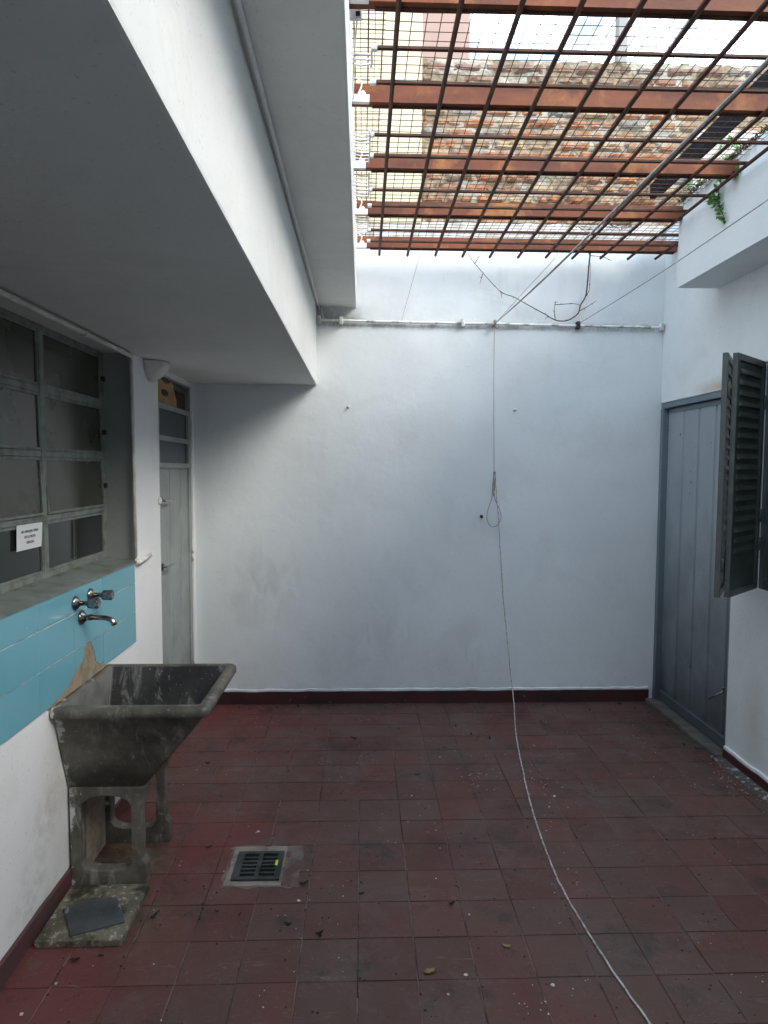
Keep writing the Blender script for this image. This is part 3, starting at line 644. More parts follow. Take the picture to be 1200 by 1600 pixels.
for i in range(91):
    y = .8+2.95*i/90; w = .052+.02*mnoise.noise(Vector((y*6, 0, 0)))+.012*mnoise.noise(Vector((y*25, 0, 0))); hgt = .010+.006*mnoise.noise(Vector((y*20, 3, 0)))
    rg.append([(XR-.016, y, -.004), (XR-.018-w, y, -.004), (XR-.018-w*.9, y, .0035), (XR-.018-w*.4, y, hgt), (XR-.016, y, hgt+.008)])
MB().loft(rg).build('cement_fillet', M['rubble'], rwall)
rd = bpy.data.objects.new('door', None); COL.objects.link(rd); rd.parent = rwall
m = MB(); m.box(XR+.0, XR+.07, RD1-.045, RD1-.004, 0, RZ-.04); m.box(XR+.005, XR+.07, RD0, RD1-.004, RZ-.04, RZ-.001); m.box(XR+.02, XR+.07, RD0, RD0+.03, 0, RZ-.04)
m.build('door_frame', M['rframe'], rd, bevel=.003)
MB().box(XR-.055, XR+.25, RD0+.001, RD1-.006, -.01, .022).build('threshold', M['dcement'], rd, bevel=.004)
y0, y1 = RD0+.034, RD1-.049; pr_ = [y0]; hs = [0]; yy = y0+.06
while yy < y1-.05:
    pr_ += [yy-.014, yy-.004, yy+.004, yy+.014]; hs += [0, .015, .015, 0]; yy += .205
pr_.append(y1); hs.append(0); nP = len(pr_); xd = XR+.040
m = MB(); m.add([(xd+h, y, z) for z in (.10, RZ-.075) for y, h in zip(pr_, hs)], [(i, i+1, nP+i+1, nP+i) for i in range(nP-1)])
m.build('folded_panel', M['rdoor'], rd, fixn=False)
m = MB(); m.box(xd-.006, xd+.03, y0, y1, .030, .100); m.box(xd-.006, xd+.03, y0, y1, RZ-.075, RZ-.045); m.box(xd-.014, xd-.006, y0, y1, .085, .097)
m.build('rail', M['rframe'], rd, bevel=.002)
m = MB(); m.tube([(xd-.004, 3.815, .385), (xd-.018, 3.80, .392), (xd-.018, 3.79, .40)], .006, 8); m.tube([(xd-.02, 3.80, .372), (xd-.03, 3.93, .285)], .006, 8)
m.build('bolt', M['chrome'], rd, smooth=True)
m = MB().lathe([(0, .022), (.008, .022), (.012, .012), (.022, .010), (.024, .003)], (xd, 3.875, 1.425), (-1, 0, 0), 12); m.build('lock', M['moss'], rd, smooth=True)
# shutter window
wn = bpy.data.objects.new('window', None); COL.objects.link(wn); wn.parent = rwall
m = MB(); m.box(XR+.01, XR+.06, V1-.04, V1, VZ0, VZ1); m.box(XR+.01, XR+.06, V0, V0+.04, VZ0, VZ1); m.box(XR+.01, XR+.06, V0+.04, V1-.04, VZ0, VZ0+.04); m.box(XR+.01, XR+.06, V0+.04, V1-.04, VZ1-.04, VZ1); m.box(XR+.012, XR+.058, 2.84, 2.88, VZ0+.04, VZ1-.04)
m.build('frame', M['shutter'], wn, bevel=.003)
MB().box(XR+.035, XR+.04, V0+.04, V1-.04, VZ0+.04, VZ1-.04).build('pane', M['glass'], wn)
def shutter_leaf(hx, hy, ex, ey, parent, z0=1.058, z1=2.262, th=.026):
    u = Vector((ex-hx, ey-hy, 0)); w = u.length; u.normalize(); n = Vector((u.y, -u.x, 0))
    mt = Matrix(((u.x, n.x, 0, hx), (u.y, n.y, 0, hy), (0, 0, 1, 0), (0, 0, 0, 1)))
    m = MB(); s = .034
    m.box(0, s, -th/2, th/2, z0, z1, mt); m.box(w-s, w, -th/2, th/2, z0, z1, mt)
    m.box(s, w-s, -th/2, th/2, z0, z0+s, mt); m.box(s, w-s, -th/2, th/2, z1-s, z1, mt)
    lf = m.build('shutter_leaf', M['shutter'], parent, bevel=.002)
    p = MB(); p.box(s, w-s, -.002, .002, z0+s, z1-s, mt)
    for i in range(18):
        zc = z1-.085-i*.0525
        for sg in (-1, 1):
            rr = []
            for (ux, k_) in ((s+.018, 0), (s+.034, 1), (w-s-.034, 1), (w-s-.018, 0)):
                rr.append([mt @ Vector((ux, sg*.0022, zc+.017)), mt @ Vector((ux, sg*(.0022+.0105*k_), zc-.006)), mt @ Vector((ux, sg*(.0022+.0095*k_), zc-.012)), mt @ Vector((ux, sg*.0022, zc-.0115))])
            p.loft(rr)
    p.build('louvre_panel', M['shutter'], lf)
    e = MB(); e.box(w, w+.0015, -th/2+.002, th/2-.002, z0+.002, z1-.002, mt); e.build('worn_edge', M['shedge'], lf)
    return lf
A = shutter_leaf(2.118, 3.47, 1.815, 3.205, wn)
B = shutter_leaf(1.965, 3.50, 1.765, 3.205, wn)
tag(B, 'shutter leaf folded edge on towards the camera')
for z in (1.22, 2.08): MB().tube([(1.792, 3.215, z-.035), (1.792, 3.215, z+.035)], .008, 8).build('hinge', M['shedge'], wn, smooth=True)
for z in (1.30, 1.45, 2.05): MB().tube([(2.124, 3.462, z-.035), (2.124, 3.462, z+.035)], .010, 8).build('hinge', M['shedge'], wn, smooth=True)
# parapet box
pb = MB(); PX = 1.878; n_ = 60; rings = []
for i in range(n_+1):
    y = YN+(3.974-YN)*i/n_; w = lambda s_: .006*mnoise.noise(Vector((y*5, s_, 0)))+.004*mnoise.noise(Vector((y*22, s_, 1)))
    rings.append([(XR+.02, y, 2.776), (PX, y, 2.776), (PX, y, 3.0), (PX+.001*w(1), y, 3.262+w(2)), (PX+.012, y, 3.274+w(2)), (XR+.02, y, 3.274+w(3))])
pbo = pb.loft(rings).build('parapet_box', M['parapet']); pbo.data.shade_flat() if hasattr(pbo.data, 'shade_flat') else None
tag(pbo, 'white boxed eave projecting from the right wall with a dirty top edge', 'eave')
# masses to either side and behind the camera
tag(MB().box(XR+.29, 8, YN, YB+.2, 0, 3.18).build('neighbour_house', M['greyr']), 'rest of the right house behind its white wall', 'building')
tag(MB().box(-7, 8, YN-.25, YN, 0, 4.2).build('rear_wall', M['left']), 'white house wall behind the photographer', 'wall')

# ================================================================== security grille
ZG = 3.15
gr = empty('security_grille', (0.9, 2.5, ZG), 'rusty steel grille of beams, bars and wire mesh roofing the open yard', 'grille')
BY = [-.83, -.22, .39, 1.0, 1.61, 2.215, 2.79, 3.372, 3.955, 4.532]
for y in BY:
    x1 = PX-.002 if y < 3.97 and y != 3.955 else XR+.0
    x1 = XR-.01 if y > 3.9 else PX-.004
    m = MB(); y_ = y-.028; m.box(-.05, x1, y_, y_+.006, ZG+.012, ZG+.082); m.box(-.05, x1, y_+.006, y_+.040, ZG+.012, ZG+.019); m.box(-.05, x1, y_+.006, y_+.040, ZG+.075, ZG+.082)
    m.build('beam', M['beam'], gr)
    if y > 2:
        q = MB(); y -= .028; q.box(-.045, .018+random.uniform(-.01, .012), y-.022, y-.001, ZG+.0, ZG+.030); q.box(-.045, -.036, y-.022, y-.001, ZG+.030, ZG+.075)
        q.lathe([(0, .011), (.008, .012), (.018, .004)], (.0, y-.012, ZG+.030), (0, 0, 1), 9)
        q.tube(smooth_path([(-.02, y-.012, ZG+.03), (-.005, y-.02, ZG+.07), (-.03, y-.03, ZG+.09)], 4), .004, 6)
        q.build('bracket', M['whitegloss'], gr, bevel=.003)
for i in range(11):
    x = .112+.1915*i + random.uniform(-.004, .004); y1 = 4.63+random.uniform(-.012, .012)
    y0 = YN if x < PX-.02 else 3.98
    j = random.uniform(-.006, .006)
    MB().tube([(x+j, y0, ZG), (x+j*.3, 3.0 if y0 < 3 else 4.2, ZG), (x, y1, ZG)], .0095, 6).build('long_bar', M['bar'], gr)
yy = [2.396, 2.602, 2.995, 3.190, 3.566, 3.776, 4.151, 4.344]
ex = [2.02, 1.82, 1.43, 1.24, .83, .63, .2, 0., -.4, -.6, -1.]
yy = [v*1.010 for v in yy]
for y in ex+yy+[2.795, 3.378, 3.962, 4.538, 2.22]:
    x1 = PX-.03 if y < 3.97 else XR-.02
    xs = .04+random.uniform(-.006, .012)
    MB().tube([(xs, y, ZG+.0125), (1.0, y+random.uniform(-.003, .003), ZG+.0125), (x1, y, ZG+.0125)], .0090, 6).build('cross_bar', M['bar'], gr)
m = MB(); zm = ZG+.088
x = -.03
while x < XR:
    y0 = 1.0 if x < PX else 3.98; pts = []
    for i in range(9):
        y = y0+(4.68-y0)*i/8; pts.append((x+.006*mnoise.noise(Vector((x*9, y*1.3, 0))), y, zm+.006*mnoise.noise(Vector((x*3, y*3, 5)))))
    m.tube(pts, .0017, 4, False); x += .05
y = 1.0
while y < 4.68:
    x1 = PX if y < 3.97 else XR; pts = []
    for i in range(9):
        x = -.04+(x1+.04)*i/8; pts.append((x, y+.006*mnoise.noise(Vector((x*1.5, y*9, 2))), zm+.002+.006*mnoise.noise(Vector((x*3, y*3, 5)))))
    m.tube(pts, .0017, 4, False); y += .05
m.build('wire_mesh', M['wire'], gr)
# white painted wire lashings between the slab edge and the bar ends
for (ya, yb, dd) in ((3.00, 3.28, .030), (3.42, 3.70, .042), (3.98, 4.22, .034), (2.45, 2.52, .03)):
    y = ya; m = MB()
    while y < yb:
        m.tube([(-.043, y, ZG+.012), (-.01, y+random.uniform(-.004, .004), ZG+.006), (.030, y+random.uniform(-.006, .006), ZG+.008)], random.uniform(.0028, .0045), 6); y += dd
    m.tube([(.030, ya-.02, ZG+.006), (.032, (ya+yb)/2, ZG+.004), (.029, yb, ZG+.006)], .0045, 6)
    m.build('white_lashing', M['whitegloss'], gr, smooth=True)
for y in yy[:8]:
    MB().tube([(.028, y, ZG+.0125), (.050, y, ZG+.0125)], .0115, 8).build('painted_bar_end', M['whitegloss'], gr)
# finer overlapping offcut of mesh along the left edge
m = MB()
for i in range(5): m.tube([(-.035+i*.026, 2.2, zm+.012), (-.033+i*.026, 3.5, zm+.010), (-.035+i*.027, 4.66, zm+.012)], .0010, 4, False)
for i in range(95): m.tube([(-.04, 2.2+i*.026, zm+.013), (.08, 2.2+i*.026+random.uniform(-.004, .004), zm+.013)], .0010, 4, False)
m.build('mesh_offcut', M['wire'], gr)
# dark steel channel beyond
m = MB(); m.box(1.998, 2.034, 2.2, 4.68, 3.575, 3.590); m.box(1.998, 2.004, 2.2, 4.68, 3.590, 3.67); m.box(2.028, 2.034, 2.2, 4.68, 3.590, 3.67); m.box(2.070, 2.080, 2.2, 4.68, 3.60, 3.62)
tag(m.build('steel_channel', M['darksteel']), 'dark steel channel running back above the right edge of the grille to the bricks', 'channel')
# junction box
eb = empty('junction_box', (-.02, 2.30, 3.19), 'small white electrical box with black sockets at the top left under the grille', 'electrical box')
MB().box(-.043, -.004, 2.26, 2.275, 3.155, 3.225).build('casing', M['whitegloss'], eb, bevel=.003)
MB().box(-.024, -.008, 2.2585, 2.2601, 3.187, 3.218).build('socket', M['black'], eb)
MB().box(-.024, -.010, 2.2585, 2.2601, 3.163, 3.178).build('socket', M['black'], eb)
MB().tube(smooth_path([(-.02, 2.27, 3.156), (-.03, 2.40, 3.14), (-.038, 2.6, 3.15), (-.038, 2.75, 3.165)]), .003, 6).build('cable', M['whitegloss'], eb, smooth=True)

# ================================================================== wall pipe on the back wall
wp = []
for i in range(90):
    t = i/89; wp.append((-.316+2.440*t, YB-.020+.002*mnoise.noise(Vector((t*20, 0, 0))), 2.718-.024*t+.003*mnoise.noise(Vector((t*9, 5, 0)))))
pipe = MB().tube(wp, [.0088+.003*mnoise.noise(Vector((i*.7, 2, 2))) for i in range(90)], 10).build('wall_pipe', M['whitepipe'], smooth=True)
tag(pipe, 'chipped white pipe crossing the far wall below the grille', 'pipe')
for x, z in ((-.30, 2.719), (-.148, 2.712), (.70, 2.708), (1.513, 2.70), (2.112, 2.695)):
    m = MB(); m.box(x-.012, x+.012, YB-.040, YB+.002, z-.022, z+.028); m.tube([(x-.014, YB-.02, z), (x+.014, YB-.02, z)], .018, 10)
    m.build('clamp', M['whitepipe'] if x < 1 else M['moss'] if x > 1.2 and x < 1.6 else M['whitepipe'], pipe, bevel=.003)
# ropes and wires
def rope(name, pts, r, mat, label, cat='rope', n=8, k_=8):
    P = smooth_path(pts, k_); rs = r
    if isinstance(r, tuple): rs = [r[0]+(r[1]-r[0])*min(1, i/(len(P)-1)/r[2]) for i in range(len(P))]
    return tag(MB().tube(P, rs, n).build(name, mat, smooth=True), label, cat)
rope('clothesline', [(.925, 4.665, 2.705), (.918, 3.9, 2.670), (.911, 3.1, 2.640), (.897, 1.5, 2.597), (.883, -.2, 2.56), (.870, YN, 2.545)], (.0022, .0048, .22), M['rope'], 'thick clothesline rope coming overhead from the pipe towards the camera', 'clothesline')
rope('tie_wire', [(.925, 4.665, 2.705), (1.10, 4.58, 2.90), (1.275, 4.50, 3.09), (1.31, 4.49, 3.145)], .0018, M['cordd'], 'thin wire running up from the pipe knot to the grille bar ends', 'wire', 6)
rope('clothesline', [(1.515, 4.665, 2.712), (1.56, 3.6, 2.722), (1.577, 2.6, 2.742), (1.60, .6, 2.79), (1.62, YN, 2.83)], .0022, M['cordd'], 'thin clothesline wire passing in front of the right boxed eave', 'clothesline', 6)
rope('tie_wire', [(.27, 4.675, 2.712), (.33, 4.65, 2.93), (.393, 4.60, 3.16)], .0014, M['cordd'], 'single fine wire slanting from the pipe to the grille near the left', 'wire', 6)
st = [(.918, 4.655, 2.695), (.921, 4.66, 2.287), (.932, 4.66, 1.665)]
lp = [(.932, 4.66, 1.665), (.922, 4.658, 1.57), (.918, 4.657, 1.49), (.893, 4.656, 1.41), (.884, 4.655, 1.345), (.905, 4.655, 1.296), (.940, 4.655, 1.284), (.975, 4.655, 1.315), (.985, 4.655, 1.365), (.965, 4.656, 1.43), (.940, 4.657, 1.485), (.933, 4.657, 1.57), (.940, 4.659, 1.655)]
dn = [(.940, 4.659, 1.655), (.951, 4.655, 1.50), (.966, 4.652, 1.36), (.982, 4.64, 1.115), (1.003, 4.63, .80), (1.026, 4.60, .545), (1.040, 4.52, .28), (1.035, 4.38, .11), (.995, 4.16, .025), (.955, 3.92, .006), (.91, 3.62, .005), (.868, 3.33, .005), (.832, 3.0, .005), (.812, 2.71, .005), (.812, 2.48, .005), (.828, 2.28, .005), (.85, 2.08, .005), (.88, 1.89, .005), (.93, 1.6, .005), (1.02, 1.2, .005), (1.1, .9, .005)]
hs_ = empty('hanging_cord', (.93, 4.66, 2.70), 'long thin cord hanging from the pipe, looped once, then trailing over the floor', 'cord')
MB().tube(smooth_path(st, 6), .0019, 6).build('upper_cord', M['cordd'], hs_, smooth=True)
m = MB(); m.tube(smooth_path(lp, 6), .0024, 6); m.tube(smooth_path([(.932, 4.655, 1.665), (.926, 4.652, 1.58), (.928, 4.65, 1.50), (.938, 4.652, 1.58), (.937, 4.655, 1.662)], 6), .0022, 6)
m.lathe([(-.012, .003), (-.008, .009), (.006, .010), (.012, .004)], (.934, 4.658, 1.665), (0, 0, 1), 10)
m.build('loop', M['cordd'], hs_, smooth=True)
P = smooth_path(dn, 10)
P = [p+Vector((.0035*mnoise.noise(Vector((i_*.33, 1, 0))), .004*mnoise.noise(Vector((i_*.4, 5, 0))), 0)) for i_, p in enumerate(P)]; tail = MB().tube(P, [.0026+.0016*min(1, i/len(P)*1.8) for i in range(len(P))], 8).build('trailing_cord', M['cord'], hs_, smooth=True)
m = MB(); 
for i in range(3):
    c = Vector((.915+i*.006, 4.668, 2.705)); m.tube([c+Vector((.004*math.sin(t), .024*math.cos(t), .024*math.sin(t))) for t in [j*math.pi/6 for j in range(13)]], .0028, 6)
m.tube(smooth_path([(.92, 4.645, 2.69), (.93, 4.64, 2.67), (.945, 4.64, 2.675), (.94, 4.645, 2.70)]), .0025, 6)
m.build('knot', M['cordd'], hs_, smooth=True)

# dry vine
def twig(mb, pts, r0, r1):
    P = smooth_path(pts, 5); mb.tube(P, [r0+(r1-r0)*i/(len(P)-1) for i in range(len(P))], 6)
    return P
vn = MB(); q = []
q += twig(vn, [(1.576, 4.64, 3.20), (1.574, 4.66, 3.099), (1.572, 4.67, 3.01), (1.56, 4.67, 2.904), (1.526, 4.67, 2.842), (1.509, 4.665, 2.785), (1.46, 4.66, 2.745), (1.414, 4.66, 2.728), (1.346, 4.66, 2.733), (1.272, 4.66, 2.773), (1.20, 4.66, 2.81), (1.13, 4.66, 2.846), (1.048, 4.66, 2.889), (.982, 4.66, 2.91), (.916, 4.66, 2.962), (.774, 4.65, 3.109), (.724, 4.65, 3.178)], .0056, .0019)
for b2 in ([(1.346, 4.66, 2.735), (1.335, 4.65, 2.80), (1.34, 4.645, 2.86)], [(1.335, 4.65, 2.835), (1.40, 4.64, 2.838), (1.47, 4.64, 2.842), (1.525, 4.66, 2.835)], [(1.52, 4.66, 2.80), (1.575, 4.64, 2.83), (1.62, 4.63, 2.86)],
           [(1.562, 4.66, 2.90), (1.575, 4.64, 2.95), (1.58, 4.64, 3.12)], [(.774, 4.65, 3.109), (.80, 4.64, 3.15)], [(1.575, 4.64, 3.17), (1.65, 4.60, 3.15), (1.70, 4.58, 3.12)], [(1.575, 4.64, 3.17), (1.50, 4.55, 3.20), (1.42, 4.5, 3.175)],
           [(.83, 4.65, 3.04), (.81, 4.64, 2.97)], [(.96, 4.66, 2.92), (.965, 4.65, 2.88)], [(1.30, 4.66, 2.76), (1.27, 4.65, 2.735)]):
    q += twig(vn, b2, .0030, .0012)
for p in q[::5]:
    d = Vector((random.uniform(-1, 1), random.uniform(-.6, .1), random.uniform(-1, .6)))*.016
    vn.tube([p, p+d], [.0020, .0012], 5)
    if random.random() < .5:
        vn.lathe([(-.004, .001), (0, .0050), (.005, .001)], p, (1, 0, .5), 6)
for i in range(26):   # tangle sitting on the wires above
    c = Vector((random.uniform(1.3, 1.75), random.uniform(4.25, 4.5), ZG+.13)); vn.tube(smooth_path([c, c+Vector((random.uniform(-.05, .05), random.uniform(-.05, .05), .02)), c+Vector((random.uniform(-.09, .09), random.uniform(-.09, .09), .01))], 3), .0016, 4)
tag(vn.build('dry_vine', M['twig'], smooth=True), 'leafless dry vine looping down from the grille in front of the far wall', 'vine')
# green plant on the parapet
pl = empty('climbing_plant', (PX, 3.45, 3.27), 'green leafy creeper hanging over the top edge of the right boxed eave', 'plant')
stm = MB(); spine = [[(PX+.05, 3.45, 3.30), (PX-.01, 3.46, 3.27), (PX-.014, 3.50, 3.17), (PX-.012, 3.52, 3.11), (PX-.010, 3.49, 3.05), (PX-.010, 3.45, 2.985)],
     [(PX+.03, 3.44, 3.29), (PX-.012, 3.41, 3.25), (PX-.012, 3.39, 3.20), (PX-.01, 3.33, 3.17)], [(PX+.03, 3.5, 3.29), (PX-.03, 3.62, 3.275), (PX-.05, 3.78, 3.275)], [(PX-.012, 3.52, 3.11), (PX-.02, 3.56, 3.125), (PX-.015, 3.585, 3.145)],
     [(PX+.03, 3.36, 3.30), (PX-.02, 3.37, 3.33), (PX-.05, 3.42, 3.35)]]
lf = MB()
for si, s_ in enumerate(spine):
    P = smooth_path(s_, 6); stm.tube(P, .0022, 5)
    for p in P:
        for _ in range(5 if si in (0, 2) else 4):
            d = Vector((random.uniform(-1, .1), random.uniform(-1, 1), random.uniform(-.8, .8))).normalized(); s1 = random.uniform(.012, .025)
            n1 = Vector((random.uniform(-1, 0), random.uniform(-1, .3), random.uniform(0, 1))).normalized(); w1 = d.cross(n1).normalized()*s1*.45; c = p+d*random.uniform(0, .022)
            lf.add([c, c+d*s1*.5+w1, c+d*s1*1.2, c+d*s1*.5-w1], [(0, 1, 2, 3)])
stm.build('stem', M['twig'], pl); lf.build('foliage', M['leaf'], pl, fixn=False)
ms = MB()
for i in range(2600):
    y = random.uniform(1.6, 3.97); w = .5+.5*mnoise.noise(Vector((y*5, 0, 0)))
    if random.random() > .35+w*.6: continue
    c = Vector((PX+random.uniform(-.012, .03), y, 3.272+random.uniform(-.008, .018))); d = Vector((random.uniform(-1, .2), random.uniform(-.7, .7), random.uniform(-.8, .7)))*random.uniform(.010, .034)
    ms.tube([c, c+d*.5+Vector((0, 0, .003)), c+d], [.0032, .0022, .0008], 4, False)
tag(ms.build('root_fringe', M['moss']), 'ragged dark roots and moss lining the top edge of the boxed eave', 'moss', kind='stuff')

# ================================================================== laundry sink
sk = empty('laundry_sink', (XL, 2.78, 0), 'old dark concrete laundry sink on two arched panels under the blue tiles', 'sink')
def rring(x0, x1, y0, y1, z, r=.02, n=4):
    o = []
    for (cx, cy, a0, rr) in ((x1-r, y0+r, -90, r), (x1-r, y1-r, 0, r), (x0+.003, y1-.003, 90, .003), (x0+.003, y0+.003, 180, .003)):
        for i in range(n+1):
            a = R(a0+90*i/n); o.append((cx+rr*math.cos(a), cy+rr*math.sin(a), z))
    return o
xw = XL+.0075
outer = [rring(xw, -.872, 2.612, 2.965, .415, .012), rring(xw, -.74, 2.56, 3.0, .57, .016), rring(xw, -.608, 2.508, 3.038, .734, .020), rring(xw, -.590, 2.484, 3.058, .741, .024), rring(xw, -.583, 2.478, 3.064, .747, .026),
         rring(xw, -.581, 2.475, 3.067, .764, .028), rring(xw, -.585, 2.479, 3.063, .776, .026), rring(xw, -.594, 2.487, 3.055, .783, .024), rring(xw+.02, -.618, 2.512, 3.032, .784, .020), rring(xw+.024, -.624, 2.517, 3.026, .779, .018)]
MB().loft(outer, cap0=True, cap1=False).build('body', M['sink'], sk, smooth=True)
inner = [rring(xw+.024, -.624, 2.517, 3.026, .779, .018), rring(xw+.026, -.636, 2.523, 3.018, .755, .018), rring(xw+.03, -.79, 2.60, 2.945, .52, .03), rring(xw+.05, -.84, 2.64, 2.90, .50, .03)]
MB().loft(inner, cap0=False, cap1=True).build('basin', M['basin'], sk, smooth=False)
arch = [(-1.128, .098), (-1.112, .078), (-1.07, .066), (-.99, .066), (-.945, .074), (-.927, .10), (-.925, .335), (-.938, .358), (-.975, .374), (-1.03, .380), (-1.085, .372), (-1.122, .345)]
outl = [(XL+.012, 0), (-.868, 0), (-.868, .088), (-.886, .112), (-.886, .335), (-.870, .362), (-.870, .414), (XL+.012, .414)]
for (ya, yb) in ((2.606, 2.662), (2.922, 2.975)):
    MB().prism(outl, [arch], XZ, ya, yb).build('leg_panel', M['sink'], sk, bevel=.003)
MB().box(XL+.010, XL+.030, 2.664, 2.920, 0, .414).build('back_plate', M['mortar_tan'], sk, bevel=.003)
# slab, slate
sl = MB().prism([(-1.150, 2.263), (-.847, 2.266), (-.850, 2.585), (-1.158, 2.585)], [], XY, .001, .026).build('stone_slab', M['slab'], bevel=.003, loc=(-1, 2.4, 0))
tag(sl, 'mossy square concrete slab lying in front of the sink base', 'slab')
mt = Matrix.Rotation(R(1.5), 4, 'X')
s2 = MB().prism([(-1.122, 2.432), (-1.045, 2.492), (-.945, 2.492), (-.906, 2.43), (-.865, 2.352), (-1.032, 2.282)], [], XY, .0275, .033).build('slate_piece', M['slate'], bevel=.0015, loc=(-1, 2.4, 0))
tag(s2, 'broken grey slate piece lying on the mossy slab', 'slate')
# taps
def valve(y, z, label):
    e = empty('tap_valve', (XL+.0085, y, z), label, 'tap')
    MB().lathe([(0, .030), (.004, .030), (.010, .026), (.016, .018), (.022, .013)], (XL+.009, y, z), (1, 0, 0), 20).build('flange', M['chrome'], e, smooth=True)
    MB().lathe([(.018, .011), (.055, .010), (.060, .013)], (XL+.009, y, z), (1, 0, 0), 14).build('stem', M['chrome'], e, smooth=True)
    k_ = MB(); n = 8; rg = []
    for d_, r_ in ((.052, .018), (.056, .022), (.094, .024), (.099, .020)):
        rg.append([(XL+.009+d_, y+r_*(1 if j % 2 else .86)*math.cos(j*math.pi/4+.39), z+r_*(1 if j % 2 else .86)*math.sin(j*math.pi/4+.39)) for j in range(8)])
    k_.loft(rg); k_.build('knob', M['knob'], e, bevel=.002)
valve(2.712, 1.138, 'nearer chrome tap valve with a square grey knob on the blue tiles')
valve(2.862, 1.143, 'farther chrome tap valve with a square grey knob on the blue tiles')
sp = empty('spout', (XL+.0085, 2.768, 1.066), 'chrome water spout sticking out of the blue tiles over the sink', 'spout')
MB().lathe([(0, .031), (.004, .031), (.010, .027), (.018, .018), (.022, .015)], (XL+.009, 2.768, 1.066), (1, 0, 0), 20).build('flange', M['chrome'], sp, smooth=True)
MB().tube([(XL+.02, 2.768, 1.066), (XL+.055, 2.768, 1.067), (XL+.057, 2.768, 1.067), (XL+.112, 2.768, 1.064), (XL+.130, 2.768, 1.058), (XL+.142, 2.768, 1.046), (XL+.146, 2.768, 1.034)], [.013, .013, .0105, .0105, .0110, .0120, .0125], 14).build('tube', M['chrome'], sp, smooth=True)

# ================================================================== floor drain
dn_ = empty('floor_drain', (-.435, 2.73, 0), 'square dark iron floor drain grate set in a cement surround', 'drain')
def blobpoly(x0, x1, y0, y1, am, n=10):
    o = []
    for (a, b) in (((x0, y0), (x1, y0)), ((x1, y0), (x1, y1)), ((x1, y1), (x0, y1)), ((x0, y1), (x0, y0))):
        for i in range(n): o.append((a[0]+(b[0]-a[0])*i/n+random.uniform(-am, am), a[1]+(b[1]-a[1])*i/n+random.uniform(-am, am)))
    return o
MB().prism(blobpoly(-.575, -.262, 2.582, 2.885, .010), [], XY, -.002, .0016).build('cement_smear', M['smear'], dn_)
MB().prism(blobpoly(-.558, -.328, 2.592, 2.872, .003), [], XY, -.001, .0042).build('surround', M['cement'], dn_, bevel=.001)
MB().box(-.535, -.337, 2.622, 2.822, .0044, .0050).build('pit_darkness', M['black'], dn_)  # flat black plate under the grate; the hollow's shade is put into its colour
m = MB(); z0, z1 = .0052, .0135
m.box(-.535, -.505, 2.622, 2.822, z0, z1); m.box(-.362, -.337, 2.622, 2.822, z0, z1); m.box(-.505, -.362, 2.622, 2.642, z0, z1); m.box(-.505, -.362, 2.803, 2.822, z0, z1); m.box(-.443, -.425, 2.642, 2.803, z0, z1)
for i in range(1, 6):
    y = 2.642+.161*i/6
    m.box(-.505, -.443, y-.0055, y+.0055, z0, z1-.001); m.box(-.425, -.362, y-.0055, y+.0055, z0, z1-.001)
m.build('grate', M['iron'], dn_, bevel=.0015)
tag(MB().box(-.366, -.355, 2.712, 2.748, .0138, .0165).build('plastic_scrap', M['yellow'], bevel=.001), 'tiny yellow green plastic scrap lying on the drain grate', 'scrap')

# ================================================================== litter
def leaf_mesh(L_, Wd, curl, seed):
    rnd = random.Random(seed); m = MB(); n = 6; pts = []
    for i in range(n+1):
        t = i/n; w = Wd*math.sin(math.pi*min(1, t*.96+.02))**.8*rnd.uniform(.7, 1.1)
        z = curl*(4*(t-.5)**2)
        pts += [(L_*(t-.5), -w, z+curl*.7), (L_*(t-.5), 0, z), (L_*(t-.5), w, z+curl*.8)]
    fs = []
    for i in range(n):
        for j in range(2): a = i*3+j; fs.append((a, a+1, a+4, a+3))
    m.add(pts, fs); return m
protos = []
for s_ in range(3):
    o = leaf_mesh(.026, .006, .004, s_).build('dry_leaf', M['dleaf'], fixn=False); protos.append(o)
spots = [(.618, 4.231), (.719, 4.013), (.803, 4.031), (.735, 4.05), (.70, 4.10), (.038, 3.816), (-.149, 2.299), (-.233, 2.597), (-.678, 2.873), (.0, 2.60), (.0, 2.53), (-.15, 2.31), (-.27, 2.36), (-.46, 2.42), (-.55, 2.44), (.24, 4.20), (-.30, 4.20), (-.44, 3.86), (-.88, 3.72),
         (2.0, 4.45), (1.93, 4.52), (1.86, 4.62), (2.02, 4.22), (1.75, 4.05), (1.6, 4.50), (1.3, 4.60), (1.2, 4.3), (-.79, 4.58), (-.60, 4.60), (-.45, 4.62), (-.3, 4.60), (-.7, 4.63), (-.2, 4.63), (-.86, 4.60), (2.03, 3.85), (2.05, 3.70), (1.98, 3.9), (1.9, 4.3), (-.93, 2.3), (-.90, 2.22), (.31, 3.55), (.5, 3.9), (-.05, 4.05), (1.62, 2.88), (.35, 2.46), (-.78, 2.42), (-.98, 2.20)]
for i, (x, y) in enumerate(spots):
    if i < 3: o = protos[i]
    else: o = protos[i % 3].copy(); COL.objects.link(o)
    s_ = random.uniform(.6, 1.45); o.location = (x, y, .0025); o.scale = (s_, s_, s_*random.uniform(.8, 1.8)); o.rotation_euler = (random.uniform(-.2, .2), random.uniform(-.2, .2), random.uniform(0, 6.28))
    tag(o, 'small dark dry leaf scrap lying on the red floor tiles', 'dry leaf', 'dark leaf scraps on the floor')
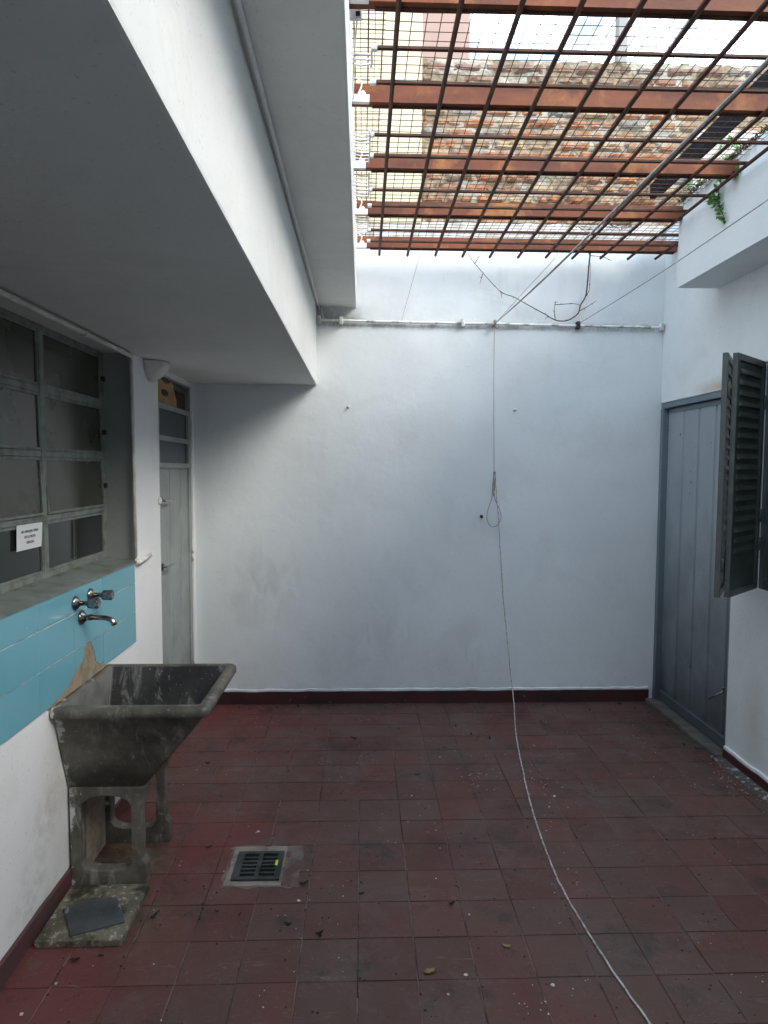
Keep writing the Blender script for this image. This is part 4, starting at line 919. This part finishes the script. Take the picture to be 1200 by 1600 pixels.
for (x, y, a, c, lb) in ((.232, 2.117, .2, 1.0, 'ochre dry leaf on the tiles at the bottom centre, the larger one'), (.516, 2.226, -.3, .7, 'small tan leaf on the tiles between the ochre leaf and the trailing cord')):
    o = leaf_mesh(.046*c, .013*c, .004, int(x*100)).build('dry_leaf', M['yleaf'], fixn=False); o.location = (x, y, .003); o.rotation_euler = (0, 0, a); tag(o, lb, 'dry leaf')
m = MB(); random.seed(21)
def chip(x, y, s_):
    n = random.randint(4, 6); a0 = random.random()*6
    p = [(x+s_*random.uniform(.5, 1)*math.cos(a0+6.283*i/n), y+s_*random.uniform(.5, 1)*math.sin(a0+6.283*i/n)) for i in range(n)]
    m.loft([[(a, b, .001) for a, b in p], [(a, b, .0022) for a, b in p]], cap0=False)
for _ in range(900):
    x = random.uniform(-1.1, 2.05); y = random.uniform(1.5, 4.65)
    if mnoise.noise(Vector((x*2.6, y*2.6, 11)))+.5*mnoise.noise(Vector((x*8, y*8, 3))) < .16: continue
    chip(x, y, random.choice((.0016, .002, .0025, .003, .004)))
for (cx, cy, n, sd_) in ((.95, 3.45, 30, .12), (2.02, 3.4, 60, .10), (-.95, 2.45, 20, .1), (.55, 2.0, 10, .05), (.62, 3.5, 20, .08)):
    for _ in range(n): chip(random.gauss(cx, sd_*.6), random.gauss(cy, sd_), random.choice((.002, .003, .004)))
for (x, y, s_) in ((.35, 2.10, .008), (.63, 2.05, .009), (.28, 2.02, .007), (-.245, 2.50, .010), (.41, 2.40, .006), (1.0, 3.3, .012), (-.48, 3.0, .010), (.46, 3.78, .007), (.26, 3.32, .009), (-1.05, 1.98, .01), (-1.0, 2.1, .008)): chip(x, y, s_)
tag(m.build('paint_chips', M['chip']), 'pale paint flakes and grit scattered over the red tiles', 'debris', kind='stuff')
m = MB()
for _ in range(1500):
    x = random.uniform(-1.1, 2.05); y = random.uniform(1.5, 4.65)
    if random.random() < .30: y = 4.68-abs(random.gauss(0, .03)); x = random.uniform(-.95, 2.1)
    elif random.random() < .3: x = -.012+.2*random.randint(-5, 10)+random.gauss(0, .006)
    chip(x, y, random.choice((.0015, .002, .003, .0045, .006)))
tag(m.build('dark_grit', M['dleaf']), 'dark crumbs and grit gathered in the tile joints and along the far skirting', 'debris', kind='stuff')
